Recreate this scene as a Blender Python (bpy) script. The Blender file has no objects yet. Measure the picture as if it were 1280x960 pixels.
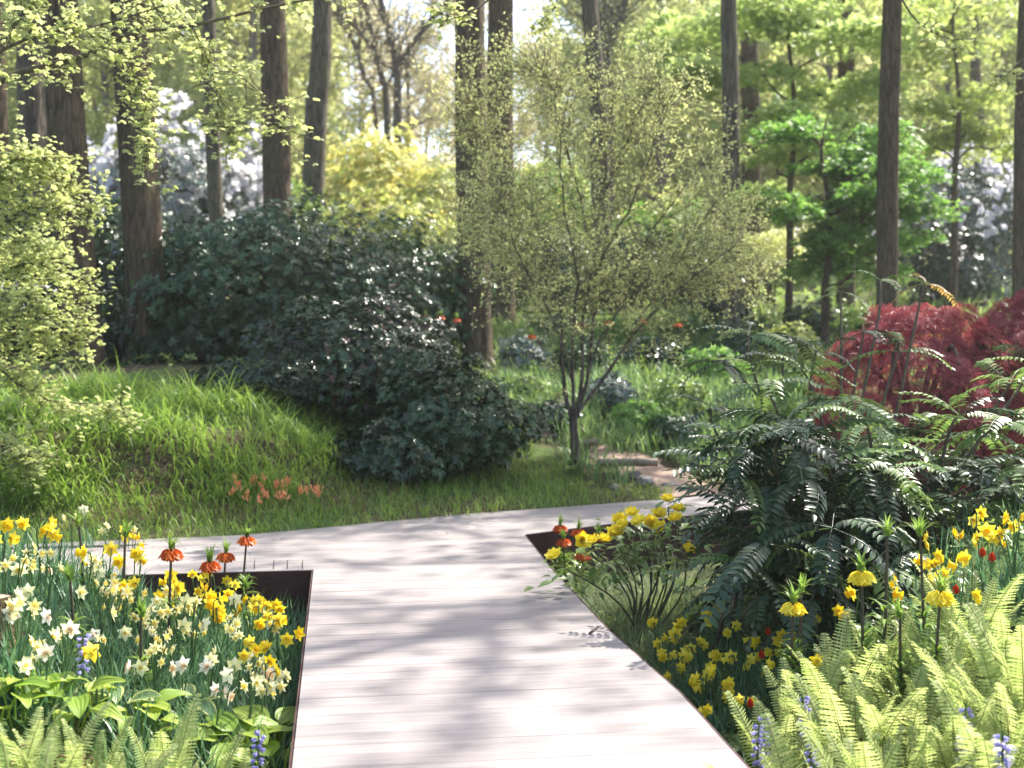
import bpy, math, random
import numpy as np

# ------------------------------------------------------------------ camera, sky, sun, exposure
sc = bpy.context.scene
COL = sc.collection
R = math.radians
random.seed(11)
rng = np.random.default_rng(11)

FPX = 1500.0                       # focal length in pixels of the 1280x960 photograph
CAM_H = 1.55
HORIZON = 426.0
PITCH = math.atan((480 - HORIZON) / FPX)

cam = bpy.data.cameras.new('camera')
cam_ob = bpy.data.objects.new('camera', cam)
COL.objects.link(cam_ob)
cam.sensor_width = 36.0
cam.lens = 36.0 * FPX / 1280.0
cam.clip_start = 0.05
cam.clip_end = 900.0
cam_ob.location = (0, 0, CAM_H)
cam_ob.rotation_euler = (math.pi / 2 - PITCH, 0, 0)
cam.dof.use_dof = True
cam.dof.focus_distance = 6.3
cam.dof.aperture_fstop = 2.2
sc.camera = cam_ob

SUN_AZ = R(46)                     # clockwise from straight ahead (+Y)
SUN_EL = R(52)
world = bpy.data.worlds.new('World')
sc.world = world
world.use_nodes = True
wn = world.node_tree.nodes
bg = wn['Background']
sky = wn.new('ShaderNodeTexSky')
sky.sky_type = 'NISHITA'
sky.sun_disc = False
sky.sun_elevation = SUN_EL
sky.sun_rotation = SUN_AZ
sky.air_density = 1.0
sky.dust_density = 3.0
world.node_tree.links.new(sky.outputs[0], bg.inputs[0])
bg.inputs[1].default_value = 0.15

sun = bpy.data.lights.new('sun', 'SUN')
sun.energy = 4.6
sun.angle = R(0.53)
sun.color = (1.0, 0.95, 0.86)
sun_ob = bpy.data.objects.new('sun', sun)
COL.objects.link(sun_ob)
sun_ob.rotation_euler = (math.pi / 2 - SUN_EL, 0, math.pi - SUN_AZ)
sun_ob.location = (10, 10, 30)

vs = sc.view_settings
vs.view_transform = 'Standard'
vs.look = 'None'
vs.exposure = 1.6
vs.gamma = 1.0
vs.use_curve_mapping = False
sc.cycles.max_bounces = 7
sc.cycles.diffuse_bounces = 4
sc.cycles.glossy_bounces = 2
sc.cycles.transmission_bounces = 5
sc.cycles.transparent_max_bounces = 4
sc.cycles.use_denoising = True
sc.cycles.sample_clamp_indirect = 6.0

# ------------------------------------------------------------------ helpers: picture <-> place
_cp, _sp = math.cos(PITCH), math.sin(PITCH)

def at(px, py, d):
    """point at depth d (metres along the view axis) seen at a pixel of the photograph"""
    u = (px - 640) / FPX
    v = (py - 480) / FPX
    return np.array([d * u, d * (_cp - v * _sp), CAM_H + d * (-_sp - v * _cp)])

def on_z(px, py, z=0.0):
    v = (py - 480) / FPX
    d = (CAM_H - z) / (_sp + v * _cp)
    return at(px, py, d)

def ss(t):
    t = np.clip(t, 0.0, 1.0)
    return t * t * (3 - 2 * t)

_PY = [-5, 10.7, 12.1, 14.0, 16.0, 20.0, 25.0, 32.0, 40.0, 60.0, 100.0, 220.0]
_PZ = [-.05, -.05, .14, .45, .74, 1.15, 1.95, 2.7, 3.4, 4.7, 6.0, 7.5]

def y_far(x):
    x = np.asarray(x, float)
    v = 10.83 + .62 * x
    v = np.where(v < 9.6, 9.6 - 0.75 * (1 - np.exp(-(9.6 - v) / .75)), v)
    return np.minimum(v, 12.6)

def edge_l(y):
    return -0.8 - (np.asarray(y, float) - 4.36) * .143

def edge_r(y):
    return .857 - (np.asarray(y, float) - 4.36) * .144

def zt(x, y):
    x = np.asarray(x, float); y = np.asarray(y, float)
    tl = edge_l(y) - x
    tr = x - edge_r(y)
    zf = -.43 + .74 * ss(tl / 2.1) * (1 - ss((y - 6.7) / 1.2)) + .95 * ss((tr - .15) / 2.3) * (1 - ss((y - 7.2) / 1.9))
    zf = zf + .3 * ss((np.abs(x) - 6) / 4)
    sh = (y_far(x) - 10.83) * (1 - ss((y - 12) / 10))
    zb = np.interp(y - sh, _PY, _PZ)
    zb = zb + .45 * ss((-x - 1.2) / 1.5) * ss((y - y_far(x) - 1.1) / .9) * (1 - ss((y - 15) / 6))
    zb = zb + .05 * np.sin(x * 1.7 + y * .6) * ss((y - 12) / 4) + .05 * np.sin(x * .7 - y * 1.1) * ss((y - 12) / 4)
    s = ss((y - (y_far(x) - .45)) / .4)
    return zf * (1 - s) + zb * s

def hit(px, py, h=0.0, d0=3.0, d1=90.0):
    """where the ray through a pixel comes to h above the ground; returns the point on the GROUND"""
    d = d0
    while d < d1:
        p = at(px, py, d)
        if p[2] <= float(zt(p[0], p[1])) + h:
            break
        d += .05 if d < 20 else .25
    p = at(px, py, d)
    return np.array([p[0], p[1], float(zt(p[0], p[1]))])

def under(px, d):
    """ground point below a picture column at depth d"""
    x = d * (px - 640) / FPX
    return np.array([x, d, float(zt(x, d))])

def mpp(d):
    return d / FPX

# ------------------------------------------------------------------ helpers: geometry
class Geo:
    def __init__(s):
        s.V = []; s.F = []; s.r = []; s.e = []; s.n = 0
    def add(s, V, F, rnd=None, edge=None):
        V = np.asarray(V, float).reshape(-1, 3)
        F = np.asarray(F, int)
        s.V.append(V); s.F.append(F + s.n)
        if rnd is None: rnd = random.random()
        s.r.append(np.broadcast_to(np.asarray(rnd, float), (len(V),)))
        s.e.append(np.broadcast_to(np.asarray(0.0 if edge is None else edge, float), (len(V),)))
        s.n += len(V)
    def mesh(s, name, smooth=True):
        me = bpy.data.meshes.new(name)
        V = np.concatenate(s.V).astype(np.float32)
        me.vertices.add(len(V)); me.vertices.foreach_set('co', V.ravel())
        tot = np.concatenate([np.full(len(f), f.shape[1], np.int32) for f in s.F])
        idx = np.concatenate([f.ravel() for f in s.F]).astype(np.int32)
        me.loops.add(len(idx)); me.loops.foreach_set('vertex_index', idx)
        st = np.concatenate([[0], np.cumsum(tot)[:-1]]).astype(np.int32)
        me.polygons.add(len(tot))
        me.polygons.foreach_set('loop_start', st); me.polygons.foreach_set('loop_total', tot)
        me.polygons.foreach_set('use_smooth', np.full(len(tot), smooth, bool))
        a = me.attributes.new('rnd', 'FLOAT', 'POINT'); a.data.foreach_set('value', np.concatenate(s.r).astype(np.float32))
        a = me.attributes.new('edge', 'FLOAT', 'POINT'); a.data.foreach_set('value', np.concatenate(s.e).astype(np.float32))
        me.update(calc_edges=True)
        return me

def norm(a):
    a = np.asarray(a, float)
    return a / np.maximum(np.linalg.norm(a, axis=-1, keepdims=True), 1e-9)

def frames(d, up):
    """matrices whose y column is d and whose z column leans to up"""
    y = norm(d)
    x = np.cross(y, up)
    bad = np.linalg.norm(x, axis=-1) < 1e-4
    if np.any(bad): x[bad] = np.cross(y[bad], np.array([1.0, .13, .2]))
    x = norm(x)
    z = np.cross(x, y)
    return np.stack([x, y, z], axis=-1)

def scatter(g, tpl, pos, M, scale, rnd=None, edge=None):
    V, F = tpl
    pos = np.asarray(pos, float); N = len(pos)
    if N == 0: return
    scale = np.broadcast_to(np.asarray(scale, float), (N,))
    W = np.einsum('nij,kj->nki', M, V) * scale[:, None, None] + pos[:, None, :]
    k = len(V)
    FF = (F[None] + (np.arange(N) * k)[:, None, None]).reshape(-1, F.shape[1])
    if rnd is None: rnd = rng.random(N)
    g.add(W.reshape(-1, 3), FF, np.repeat(rnd, k), None if edge is None else np.tile(edge, N))

def rdirs(n):
    return norm(rng.normal(size=(n, 3)))

def tube(g, pts, rad, sides=6, rnd=None, cap=True):
    pts = np.asarray(pts, float); n = len(pts)
    rad = np.broadcast_to(np.asarray(rad, float), (n,))
    t = np.gradient(pts, axis=0); t = norm(t)
    ref = np.array([0, 0, 1.0]) if abs(t[:, 2]).mean() < .8 else np.array([1.0, 0, 0])
    a = norm(np.cross(t, ref)); b = np.cross(t, a)
    th = np.arange(sides) * 2 * math.pi / sides
    ring = pts[:, None, :] + rad[:, None, None] * (np.cos(th)[None, :, None] * a[:, None, :] + np.sin(th)[None, :, None] * b[:, None, :])
    V = ring.reshape(-1, 3)
    i, j = np.meshgrid(np.arange(n - 1), np.arange(sides), indexing='ij')
    j2 = (j + 1) % sides
    F = np.stack([i * sides + j, i * sides + j2, (i + 1) * sides + j2, (i + 1) * sides + j], -1).reshape(-1, 4)
    g.add(V, F, rnd)

def curve_pts(p, n):
    """smooth polyline through control points"""
    p = np.asarray(p, float)
    t = np.linspace(0, len(p) - 1, n)
    out = []
    for tt in t:
        i = min(int(tt), len(p) - 2); u = tt - i
        p0 = p[max(i - 1, 0)]; p1 = p[i]; p2 = p[i + 1]; p3 = p[min(i + 2, len(p) - 1)]
        out.append(.5 * ((2 * p1) + (-p0 + p2) * u + (2 * p0 - 5 * p1 + 4 * p2 - p3) * u * u + (-p0 + 3 * p1 - 3 * p2 + p3) * u ** 3))
    return np.array(out)

# leaf templates: axis +y, face +z, length 1
def leaf2(w=.5, fold=.12):
    V = np.array([[0, 0, 0], [w / 2, .45, fold], [0, 1, 0], [-w / 2, .45, fold]], float)
    return V, np.array([[0, 1, 2], [0, 2, 3]])

def leaf_oval(w=.45, fold=.08, curl=.15):
    ts = [0, .28, .62, 1.0]; hw = [0, .46 * w, .42 * w, 0]
    V = []
    for t, h in zip(ts, hw):
        z = -curl * t * t
        if h == 0: V.append([0, t, z])
        else: V += [[-h, t, z + fold * h / w], [0, t, z], [h, t, z + fold * h / w]]
    F = [[0, 2, 1], [0, 3, 2], [1, 2, 5], [1, 5, 4], [2, 3, 6], [2, 6, 5], [4, 5, 7], [5, 6, 7]]
    return np.array(V, float), np.array(F)

def leaf_flat(w=.5, curl=.1):
    V = np.array([[0, 0, 0], [w * .42, .3, .02], [w * .42, .68, -.4 * curl], [0, 1, -curl], [-w * .42, .68, -.4 * curl], [-w * .42, .3, .02]], float)
    return V, np.array([[0, 1, 2, 5], [5, 2, 3, 4]])

def combine(tpls):
    V = []; F = []; n = 0
    for v, f in tpls:
        V.append(v); F.append(f + n); n += len(v)
    return np.concatenate(V), np.concatenate(F)

def xf(tpl, M, s=1.0, o=(0, 0, 0)):
    V, F = tpl
    return (V * s) @ np.asarray(M, float).T + np.asarray(o, float), F

def rotz(a):
    c, s = math.cos(a), math.sin(a)
    return np.array([[c, -s, 0], [s, c, 0], [0, 0, 1.0]])

def rotx(a):
    c, s = math.cos(a), math.sin(a)
    return np.array([[1.0, 0, 0], [0, c, -s], [0, s, c]])

def rosette(k, leaf, tilt=.35, jit=.25, seed=1):
    """whorl of k leaves around +y axis of growth (axis = +y so that frames() can aim it)"""
    r = random.Random(seed); out = []
    for i in range(k):
        a = 2 * math.pi * i / k + r.uniform(-jit, jit)
        t = tilt + r.uniform(-jit, jit)
        M = rotz(a) @ rotx(t)
        V, F = xf(leaf, M, r.uniform(.8, 1.1))
        V = V @ rotx(-math.pi / 2).T      # z up -> y forward
        out.append((V, F))
    return combine(out)

def star_leaf(k=5, w=.24):
    """palmate leaf of k lobes"""
    out = []
    for i in range(k):
        a = (i - (k - 1) / 2) * 2.0 / (k - 1) * 1.25
        l = leaf2(w, .03)
        out.append(xf(l, rotz(a), 1 - .35 * abs(a) / 1.25))
    return combine(out)

# ------------------------------------------------------------------ helpers: objects
def obj(name, me, mat=None, parent=None, loc=None, rot=None, scale=None):
    o = bpy.data.objects.new(name, me)
    COL.objects.link(o)
    if mat is not None and me is not None and len(me.materials) == 0:
        me.materials.append(mat)
    if parent is not None: o.parent = parent
    if loc is not None: o.location = loc
    if rot is not None: o.rotation_euler = rot
    if scale is not None: o.scale = (scale,) * 3 if np.isscalar(scale) else scale
    return o

def tag(o, label=None, cat=None, group=None, kind=None):
    if label: o['label'] = label
    if cat: o['category'] = cat
    if group: o['group'] = group
    if kind: o['kind'] = kind
    return o

def thing(name, label, cat, loc=(0, 0, 0), rot=(0, 0, 0), scale=1.0, group=None):
    o = bpy.data.objects.new(name, None)
    COL.objects.link(o)
    o.empty_display_size = .1
    o.location = loc; o.rotation_euler = rot; o.scale = (scale,) * 3
    return tag(o, label, cat, group)

# ------------------------------------------------------------------ helpers: materials
def new_mat(name):
    m = bpy.data.materials.new(name); m.use_nodes = True
    nt = m.node_tree
    for n in list(nt.nodes): nt.nodes.remove(n)
    out = nt.nodes.new('ShaderNodeOutputMaterial')
    return m, nt, out

def leaf_mat(name, c1, c2, rough=.45, tr=.42, spec=.4, trc=None, edge=None, scale=6.0):
    """leaf: colours vary leaf by leaf; light passes through the blade"""
    m, nt, out = new_mat(name)
    N, L = nt.nodes.new, nt.links.new
    at_ = N('ShaderNodeAttribute'); at_.attribute_name = 'rnd'
    tex = N('ShaderNodeTexCoord')
    noi = N('ShaderNodeTexNoise'); noi.inputs['Scale'].default_value = scale; noi.inputs['Detail'].default_value = 2
    L(tex.outputs['Object'], noi.inputs['Vector'])
    add = N('ShaderNodeMath'); add.operation = 'MULTIPLY_ADD'
    L(noi.outputs['Fac'], add.inputs[0]); add.inputs[1].default_value = .9; add.inputs[2].default_value = -.45
    sm = N('ShaderNodeMath'); sm.operation = 'ADD'; sm.use_clamp = True
    oi = N('ShaderNodeObjectInfo')
    o2 = N('ShaderNodeMath'); o2.operation = 'MULTIPLY_ADD'; L(oi.outputs['Random'], o2.inputs[0]); o2.inputs[1].default_value = .5; L(add.outputs[0], o2.inputs[2])
    o3 = N('ShaderNodeMath'); o3.operation = 'SUBTRACT'; L(o2.outputs[0], o3.inputs[0]); o3.inputs[1].default_value = .25
    L(o3.outputs[0], sm.inputs[0]); L(at_.outputs['Fac'], sm.inputs[1])
    mix = N('ShaderNodeMix'); mix.data_type = 'RGBA'
    mix.inputs[6].default_value = (*c1, 1); mix.inputs[7].default_value = (*c2, 1)
    L(sm.outputs[0], mix.inputs[0])
    col = mix.outputs[2]
    if edge is not None:
        ea = N('ShaderNodeAttribute'); ea.attribute_name = 'edge'
        rp = N('ShaderNodeMapRange'); rp.inputs[1].default_value = .55; rp.inputs[2].default_value = .85
        L(ea.outputs['Fac'], rp.inputs[0])
        m2 = N('ShaderNodeMix'); m2.data_type = 'RGBA'
        L(rp.outputs[0], m2.inputs[0]); L(col, m2.inputs[6]); m2.inputs[7].default_value = (*edge, 1)
        col = m2.outputs[2]
    p = N('ShaderNodeBsdfPrincipled')
    p.inputs['Roughness'].default_value = rough
    p.inputs['Specular IOR Level'].default_value = spec
    L(col, p.inputs['Base Color'])
    if tr > 0:
        t = N('ShaderNodeBsdfTranslucent')
        if trc is None and tr >= .35: trc = (1.4, 1.38, 1.2)
        if trc is None: L(col, t.inputs['Color'])
        else:
            mt = N('ShaderNodeMix'); mt.data_type = 'RGBA'; mt.blend_type = 'MULTIPLY'; mt.inputs[0].default_value = 1
            L(col, mt.inputs[6]); mt.inputs[7].default_value = (*trc, 1); L(mt.outputs[2], t.inputs['Color'])
        ms = N('ShaderNodeMixShader'); ms.inputs[0].default_value = tr
        L(p.outputs[0], ms.inputs[1]); L(t.outputs[0], ms.inputs[2]); L(ms.outputs[0], out.inputs['Surface'])
    else:
        L(p.outputs[0], out.inputs['Surface'])
    return m

def bark_mat(name, c1, c2, moss=None, scale=14.0, bump=.9):
    m, nt, out = new_mat(name)
    N, L = nt.nodes.new, nt.links.new
    tex = N('ShaderNodeTexCoord')
    mp = N('ShaderNodeMapping'); mp.inputs['Scale'].default_value = (1, 1, .14)
    L(tex.outputs['Object'], mp.inputs[0])
    n1 = N('ShaderNodeTexNoise'); n1.inputs['Scale'].default_value = scale; n1.inputs['Detail'].default_value = 8; n1.inputs['Roughness'].default_value = .65
    L(mp.outputs[0], n1.inputs['Vector'])
    vo = N('ShaderNodeTexVoronoi'); vo.feature = 'DISTANCE_TO_EDGE'; vo.inputs['Scale'].default_value = scale * 1.4
    dv = N('ShaderNodeVectorMath'); dv.operation = 'MULTIPLY_ADD'; dv.inputs[1].default_value = (.1, .1, .1)
    L(n1.outputs['Color'], dv.inputs[0]); L(mp.outputs[0], dv.inputs[2]); L(dv.outputs[0], vo.inputs['Vector'])
    rp = N('ShaderNodeValToRGB')
    rp.color_ramp.elements[0].color = (*c1, 1); rp.color_ramp.elements[0].position = .3
    rp.color_ramp.elements[1].color = (*c2, 1); rp.color_ramp.elements[1].position = .72
    L(n1.outputs['Fac'], rp.inputs[0])
    fr = N('ShaderNodeMapRange'); fr.inputs[1].default_value = .0; fr.inputs[2].default_value = .16; fr.inputs[3].default_value = .35
    L(vo.outputs['Distance'], fr.inputs[0])
    fm = N('ShaderNodeMix'); fm.data_type = 'RGBA'; fm.blend_type = 'MULTIPLY'; fm.inputs[0].default_value = 1
    L(rp.outputs[0], fm.inputs[6]); L(fr.outputs[0], fm.inputs[7])
    col = fm.outputs[2]
    if moss is not None:
        n2 = N('ShaderNodeTexNoise'); n2.inputs['Scale'].default_value = 1.6; n2.inputs['Detail'].default_value = 5
        L(tex.outputs['Object'], n2.inputs['Vector'])
        r2 = N('ShaderNodeMapRange'); r2.inputs[1].default_value = .5; r2.inputs[2].default_value = .72; r2.inputs[4].default_value = .75
        L(n2.outputs['Fac'], r2.inputs[0])
        mx = N('ShaderNodeMix'); mx.data_type = 'RGBA'
        L(r2.outputs[0], mx.inputs[0]); L(col, mx.inputs[6]); mx.inputs[7].default_value = (*moss, 1)
        col = mx.outputs[2]
    p = N('ShaderNodeBsdfPrincipled'); p.inputs['Roughness'].default_value = .9
    p.inputs['Specular IOR Level'].default_value = .15
    L(col, p.inputs['Base Color'])
    b = N('ShaderNodeBump'); b.inputs['Strength'].default_value = bump; b.inputs['Distance'].default_value = .06
    ad = N('ShaderNodeMath'); ad.operation = 'ADD'
    L(n1.outputs['Fac'], ad.inputs[0]); L(vo.outputs['Distance'], ad.inputs[1]); L(ad.outputs[0], b.inputs['Height'])
    L(b.outputs[0], p.inputs['Normal'])
    L(p.outputs[0], out.inputs['Surface'])
    return m

def plain_mat(name, c1, c2, rough=.8, scale=8.0, bump=.3, stretch=(1, 1, 1), dist=.02, spec=.3, objrand=0.0):
    m, nt, out = new_mat(name)
    N, L = nt.nodes.new, nt.links.new
    tex = N('ShaderNodeTexCoord')
    mp = N('ShaderNodeMapping'); mp.inputs['Scale'].default_value = stretch
    L(tex.outputs['Object'], mp.inputs[0])
    n1 = N('ShaderNodeTexNoise'); n1.inputs['Scale'].default_value = scale; n1.inputs['Detail'].default_value = 9; n1.inputs['Roughness'].default_value = .62
    L(mp.outputs[0], n1.inputs['Vector'])
    fac = n1.outputs['Fac']
    mr = N('ShaderNodeMapRange'); mr.inputs[1].default_value = .3; mr.inputs[2].default_value = .7
    L(fac, mr.inputs[0])
    f2 = mr.outputs[0]
    if objrand:
        oi = N('ShaderNodeObjectInfo')
        ma = N('ShaderNodeMath'); ma.operation = 'MULTIPLY_ADD'; L(oi.outputs['Random'], ma.inputs[0]); ma.inputs[1].default_value = objrand
        sb = N('ShaderNodeMath'); sb.operation = 'MULTIPLY_ADD'; L(f2, sb.inputs[0]); sb.inputs[1].default_value = 1 - objrand; sb.inputs[2].default_value = 0
        L(sb.outputs[0], ma.inputs[2]); f2 = ma.outputs[0]
    mix = N('ShaderNodeMix'); mix.data_type = 'RGBA'
    mix.inputs[6].default_value = (*c1, 1); mix.inputs[7].default_value = (*c2, 1)
    L(f2, mix.inputs[0])
    p = N('ShaderNodeBsdfPrincipled'); p.inputs['Roughness'].default_value = rough; p.inputs['Specular IOR Level'].default_value = spec
    L(mix.outputs[2], p.inputs['Base Color'])
    b = N('ShaderNodeBump'); b.inputs['Strength'].default_value = bump; b.inputs['Distance'].default_value = dist
    L(fac, b.inputs['Height']); L(b.outputs[0], p.inputs['Normal'])
    L(p.outputs[0], out.inputs['Surface'])
    return m

M = {}
M['bark'] = bark_mat('bark', (.06, .042, .028), (.21, .152, .10), moss=(.095, .085, .04))
M['bark_grey'] = bark_mat('bark_grey', (.07, .058, .045), (.2, .165, .13), moss=(.11, .11, .06), scale=9)
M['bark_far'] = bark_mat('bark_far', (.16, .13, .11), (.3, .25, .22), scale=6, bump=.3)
M['twig'] = plain_mat('twig_bark', (.05, .04, .025), (.12, .1, .06), .85, 30)
M['twig_olive'] = plain_mat('twig_olive', (.14, .125, .06), (.24, .22, .11), .85, 20)
M['twig_pale'] = plain_mat('twig_pale', (.2, .15, .13), (.3, .24, .2), .85, 10)
M['board'] = plain_mat('weathered_board', (.15, .128, .122), (.31, .278, .27), .6, 5.0, .4, (.5, 14, 14), .003, .35, .25)
M['fascia'] = plain_mat('dark_red_timber', (.03, .012, .011), (.06, .024, .021), .7, 8, .3, (1, 1, 6))
M['steel'] = plain_mat('dark_rod', (.05, .04, .04), (.1, .08, .075), .5, 20)
M['soil'] = None
M['stem_green'] = leaf_mat('stem_green', (.05, .11, .03), (.09, .17, .05), .5, .1)
M['stem_dark'] = leaf_mat('stem_dark', (.035, .03, .02), (.06, .045, .025), .6, 0)
M['daff_leaf'] = leaf_mat('daffodil_leaf', (.055, .135, .075), (.12, .225, .10), .4, .35)
M['yellow'] = leaf_mat('golden_petal', (.74, .585, .02), (.78, .69, .09), .55, .4, .2)
M['deep_yellow'] = leaf_mat('trumpet_yellow', (.74, .45, .008), (.76, .56, .02), .55, .35, .2)
M['cream'] = leaf_mat('cream_petal', (.72, .70, .36), (.80, .80, .58), .6, .4, .2)
M['white'] = leaf_mat('white_petal', (.78, .74, .62), (.82, .81, .74), .6, .4, .2)
M['pale_trumpet'] = leaf_mat('pale_trumpet', (.8, .62, .12), (.8, .68, .22), .55, .4, .2)
M['peach'] = leaf_mat('peach_trumpet', (.75, .48, .28), (.78, .58, .38), .55, .4, .2)
M['orange'] = leaf_mat('orange_bell', (.52, .085, .01), (.65, .16, .015), .45, .35, .3)
M['salmon'] = leaf_mat('salmon_spike', (.72, .22, .10), (.78, .40, .22), .5, .35, .2)
M['red'] = leaf_mat('red_tulip', (.55, .03, .01), (.7, .07, .02), .4, .3)
M['blue'] = leaf_mat('bluebell_flower', (.33, .30, .62), (.5, .47, .75), .5, .35)
M['fern'] = leaf_mat('fern_frond', (.27, .35, .11), (.46, .51, .21), .5, .45, .3)
M['fern_stem'] = leaf_mat('fern_stem', (.14, .11, .04), (.22, .19, .06), .6, .1)
M['fern_brown'] = leaf_mat('fern_scale', (.12, .07, .03), (.22, .14, .07), .7, .1)
M['hosta'] = leaf_mat('hosta_leaf', (.17, .28, .035), (.29, .37, .06), .45, .42, .35)
M['hosta_blue'] = leaf_mat('hosta_leaf_margined', (.1, .17, .075), (.17, .25, .12), .38, .35, .45, edge=(.42, .46, .16))
M['grass'] = leaf_mat('grass_blade', (.12, .215, .035), (.25, .36, .07), .42, .45, .35, scale=2.0)
M['grass_dry'] = leaf_mat('dry_blade', (.2, .14, .07), (.32, .24, .13), .7, .25)
M['meadow'] = leaf_mat('meadow_leaf', (.12, .20, .05), (.25, .33, .10), .4, .4, .4, scale=1.0)
M['meadow_blue'] = leaf_mat('meadow_strap_leaf', (.10, .185, .065), (.21, .31, .12), .45, .4, .3, scale=1.0)
M['tuft'] = leaf_mat('fine_grass', (.17, .23, .09), (.3, .36, .16), .5, .4)
M['rhodo'] = leaf_mat('rhododendron_leaf', (.016, .045, .016), (.05, .105, .033), .2, .2, .45, scale=1.2)
M['rhodo_blue'] = leaf_mat('glossy_blue_green_leaf', (.014, .04, .015), (.04, .09, .03), .19, .15, .5, scale=1.2)
M['rhodo_dark'] = leaf_mat('dark_leaf', (.011, .027, .011), (.03, .055, .022), .24, .15, .38, scale=1.2)
M['rhodo_red'] = leaf_mat('reddish_leaf', (.05, .02, .018), (.07, .035, .025), .35, .2, .5)
M['hedge'] = leaf_mat('hedge_leaf', (.02, .05, .018), (.055, .12, .04), .35, .2, .5, scale=.8)
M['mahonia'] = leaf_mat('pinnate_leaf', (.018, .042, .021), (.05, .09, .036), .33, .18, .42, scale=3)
M['mahonia_lit'] = leaf_mat('lit_pinnate_leaf', (.09, .165, .04), (.18, .26, .07), .34, .35, .6, scale=3)  # sunlit copy of the pinnate leaf, the light put into its colour
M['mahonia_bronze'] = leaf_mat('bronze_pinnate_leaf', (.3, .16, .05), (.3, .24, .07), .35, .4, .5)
M['red_maple'] = leaf_mat('red_maple_leaf', (.20, .03, .045), (.34, .085, .10), .5, .42, .3, scale=2.0)
M['maple'] = leaf_mat('maple_leaf', (.10, .22, .04), (.22, .36, .09), .45, .48, .35, scale=1.0)
M['maple_lime'] = leaf_mat('lime_maple_leaf', (.26, .36, .10), (.40, .49, .19), .45, .5, .35, scale=.8)
M['lime'] = leaf_mat('young_beech_leaf', (.38, .43, .17), (.5, .53, .27), .5, .5, .3, scale=1.0)
M['lime_high'] = leaf_mat('young_crown_leaf', (.26, .34, .08), (.38, .43, .15), .5, .5, .3, scale=.6)
M['olive'] = leaf_mat('small_olive_leaf', (.38, .42, .16), (.54, .56, .27), .45, .52, .35, scale=1.5)
M['yellow_shrub'] = leaf_mat('yellow_azalea', (.52, .47, .12), (.66, .60, .24), .5, .45, scale=.8)
M['yellowgreen_shrub'] = leaf_mat('yellow_green_leaf', (.30, .36, .09), (.46, .48, .17), .5, .45, scale=.8)
M['white_shrub'] = leaf_mat('pale_blossom', (.5, .5, .6), (.78, .77, .82), .5, .35)
M['grey_leaf'] = leaf_mat('grey_green_leaf', (.07, .11, .08), (.16, .2, .17), .25, .2, .7)
M['far_leaf'] = leaf_mat('far_paled_leaf', (.33, .38, .14), (.50, .51, .26), .6, .5, scale=.25)  # backlight and glare of the background put into this pale colour
M['far_tan'] = leaf_mat('far_tan_bud', (.46, .42, .27), (.6, .55, .38), .6, .5, scale=.3)
M['rock'] = plain_mat('rough_stone', (.13, .11, .095), (.34, .3, .27), .9, 9, .7)
M['log'] = plain_mat('weathered_log', (.12, .085, .06), (.36, .29, .22), .85, 12, .5, (.15, 1, 1))
M['stump'] = bark_mat('stump_bark', (.06, .045, .025), (.2, .16, .08), moss=(.14, .15, .04))

# soil
def soil_mat():
    m, nt, out = new_mat('woodland_soil')
    N, L = nt.nodes.new, nt.links.new
    tex = N('ShaderNodeTexCoord')
    n1 = N('ShaderNodeTexNoise'); n1.inputs['Scale'].default_value = 22; n1.inputs['Detail'].default_value = 10
    n2 = N('ShaderNodeTexNoise'); n2.inputs['Scale'].default_value = .8; n2.inputs['Detail'].default_value = 6
    L(tex.outputs['Object'], n1.inputs['Vector']); L(tex.outputs['Object'], n2.inputs['Vector'])
    rp = N('ShaderNodeValToRGB'); e = rp.color_ramp.elements
    e[0].color = (.03, .022, .015, 1); e[0].position = .3; e[1].color = (.14, .10, .065, 1); e[1].position = .75
    L(n1.outputs['Fac'], rp.inputs[0])
    mr = N('ShaderNodeMapRange'); mr.inputs[1].default_value = .42; mr.inputs[2].default_value = .6
    L(n2.outputs['Fac'], mr.inputs[0])
    mx = N('ShaderNodeMix'); mx.data_type = 'RGBA'
    L(mr.outputs[0], mx.inputs[0]); L(rp.outputs[0], mx.inputs[6]); mx.inputs[7].default_value = (.06, .1, .025, 1)
    p = N('ShaderNodeBsdfPrincipled'); p.inputs['Roughness'].default_value = .95; p.inputs['Specular IOR Level'].default_value = .1
    L(mx.outputs[2], p.inputs['Base Color'])
    b = N('ShaderNodeBump'); b.inputs['Strength'].default_value = .8; b.inputs['Distance'].default_value = .03
    L(n1.outputs['Fac'], b.inputs['Height']); L(b.outputs[0], p.inputs['Normal'])
    L(p.outputs[0], out.inputs['Surface'])
    return m
M['soil'] = soil_mat()
M['dirt'] = plain_mat('path_dirt', (.17, .115, .085), (.34, .25, .195), .95, 16, .7)

# ------------------------------------------------------------------ the setting: ground
def build_ground():
    xs = np.concatenate([[-260, -160, -100, -60, -40, -28, -20, -15], np.arange(-11, 11.01, .16), [15, 20, 28, 40, 60, 100, 160, 260]])
    ys = np.concatenate([[-40, -15, -5, 0], np.arange(2, 20.01, .16), np.arange(20.6, 45, .9), [48, 55, 65, 80, 100, 140, 200, 320]])
    X, Y = np.meshgrid(xs, ys, indexing='ij')
    Z = zt(X, Y)
    near = (np.abs(X) < 11) & (Y > 2) & (Y < 20)
    Z = Z + np.where(near, rng.normal(0, .012, X.shape), 0)
    nx, ny = X.shape
    V = np.stack([X, Y, Z], -1).reshape(-1, 3)
    i, j = np.meshgrid(np.arange(nx - 1), np.arange(ny - 1), indexing='ij')
    a = i * ny + j
    F = np.stack([a, a + ny, a + ny + 1, a + 1], -1).reshape(-1, 4)
    g = Geo(); g.add(V, F, 0.5)
    tag(obj('ground', g.mesh('ground'), M['soil']), 'brown woodland soil rising behind the boardwalk', None, None, 'structure')
build_ground()

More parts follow.
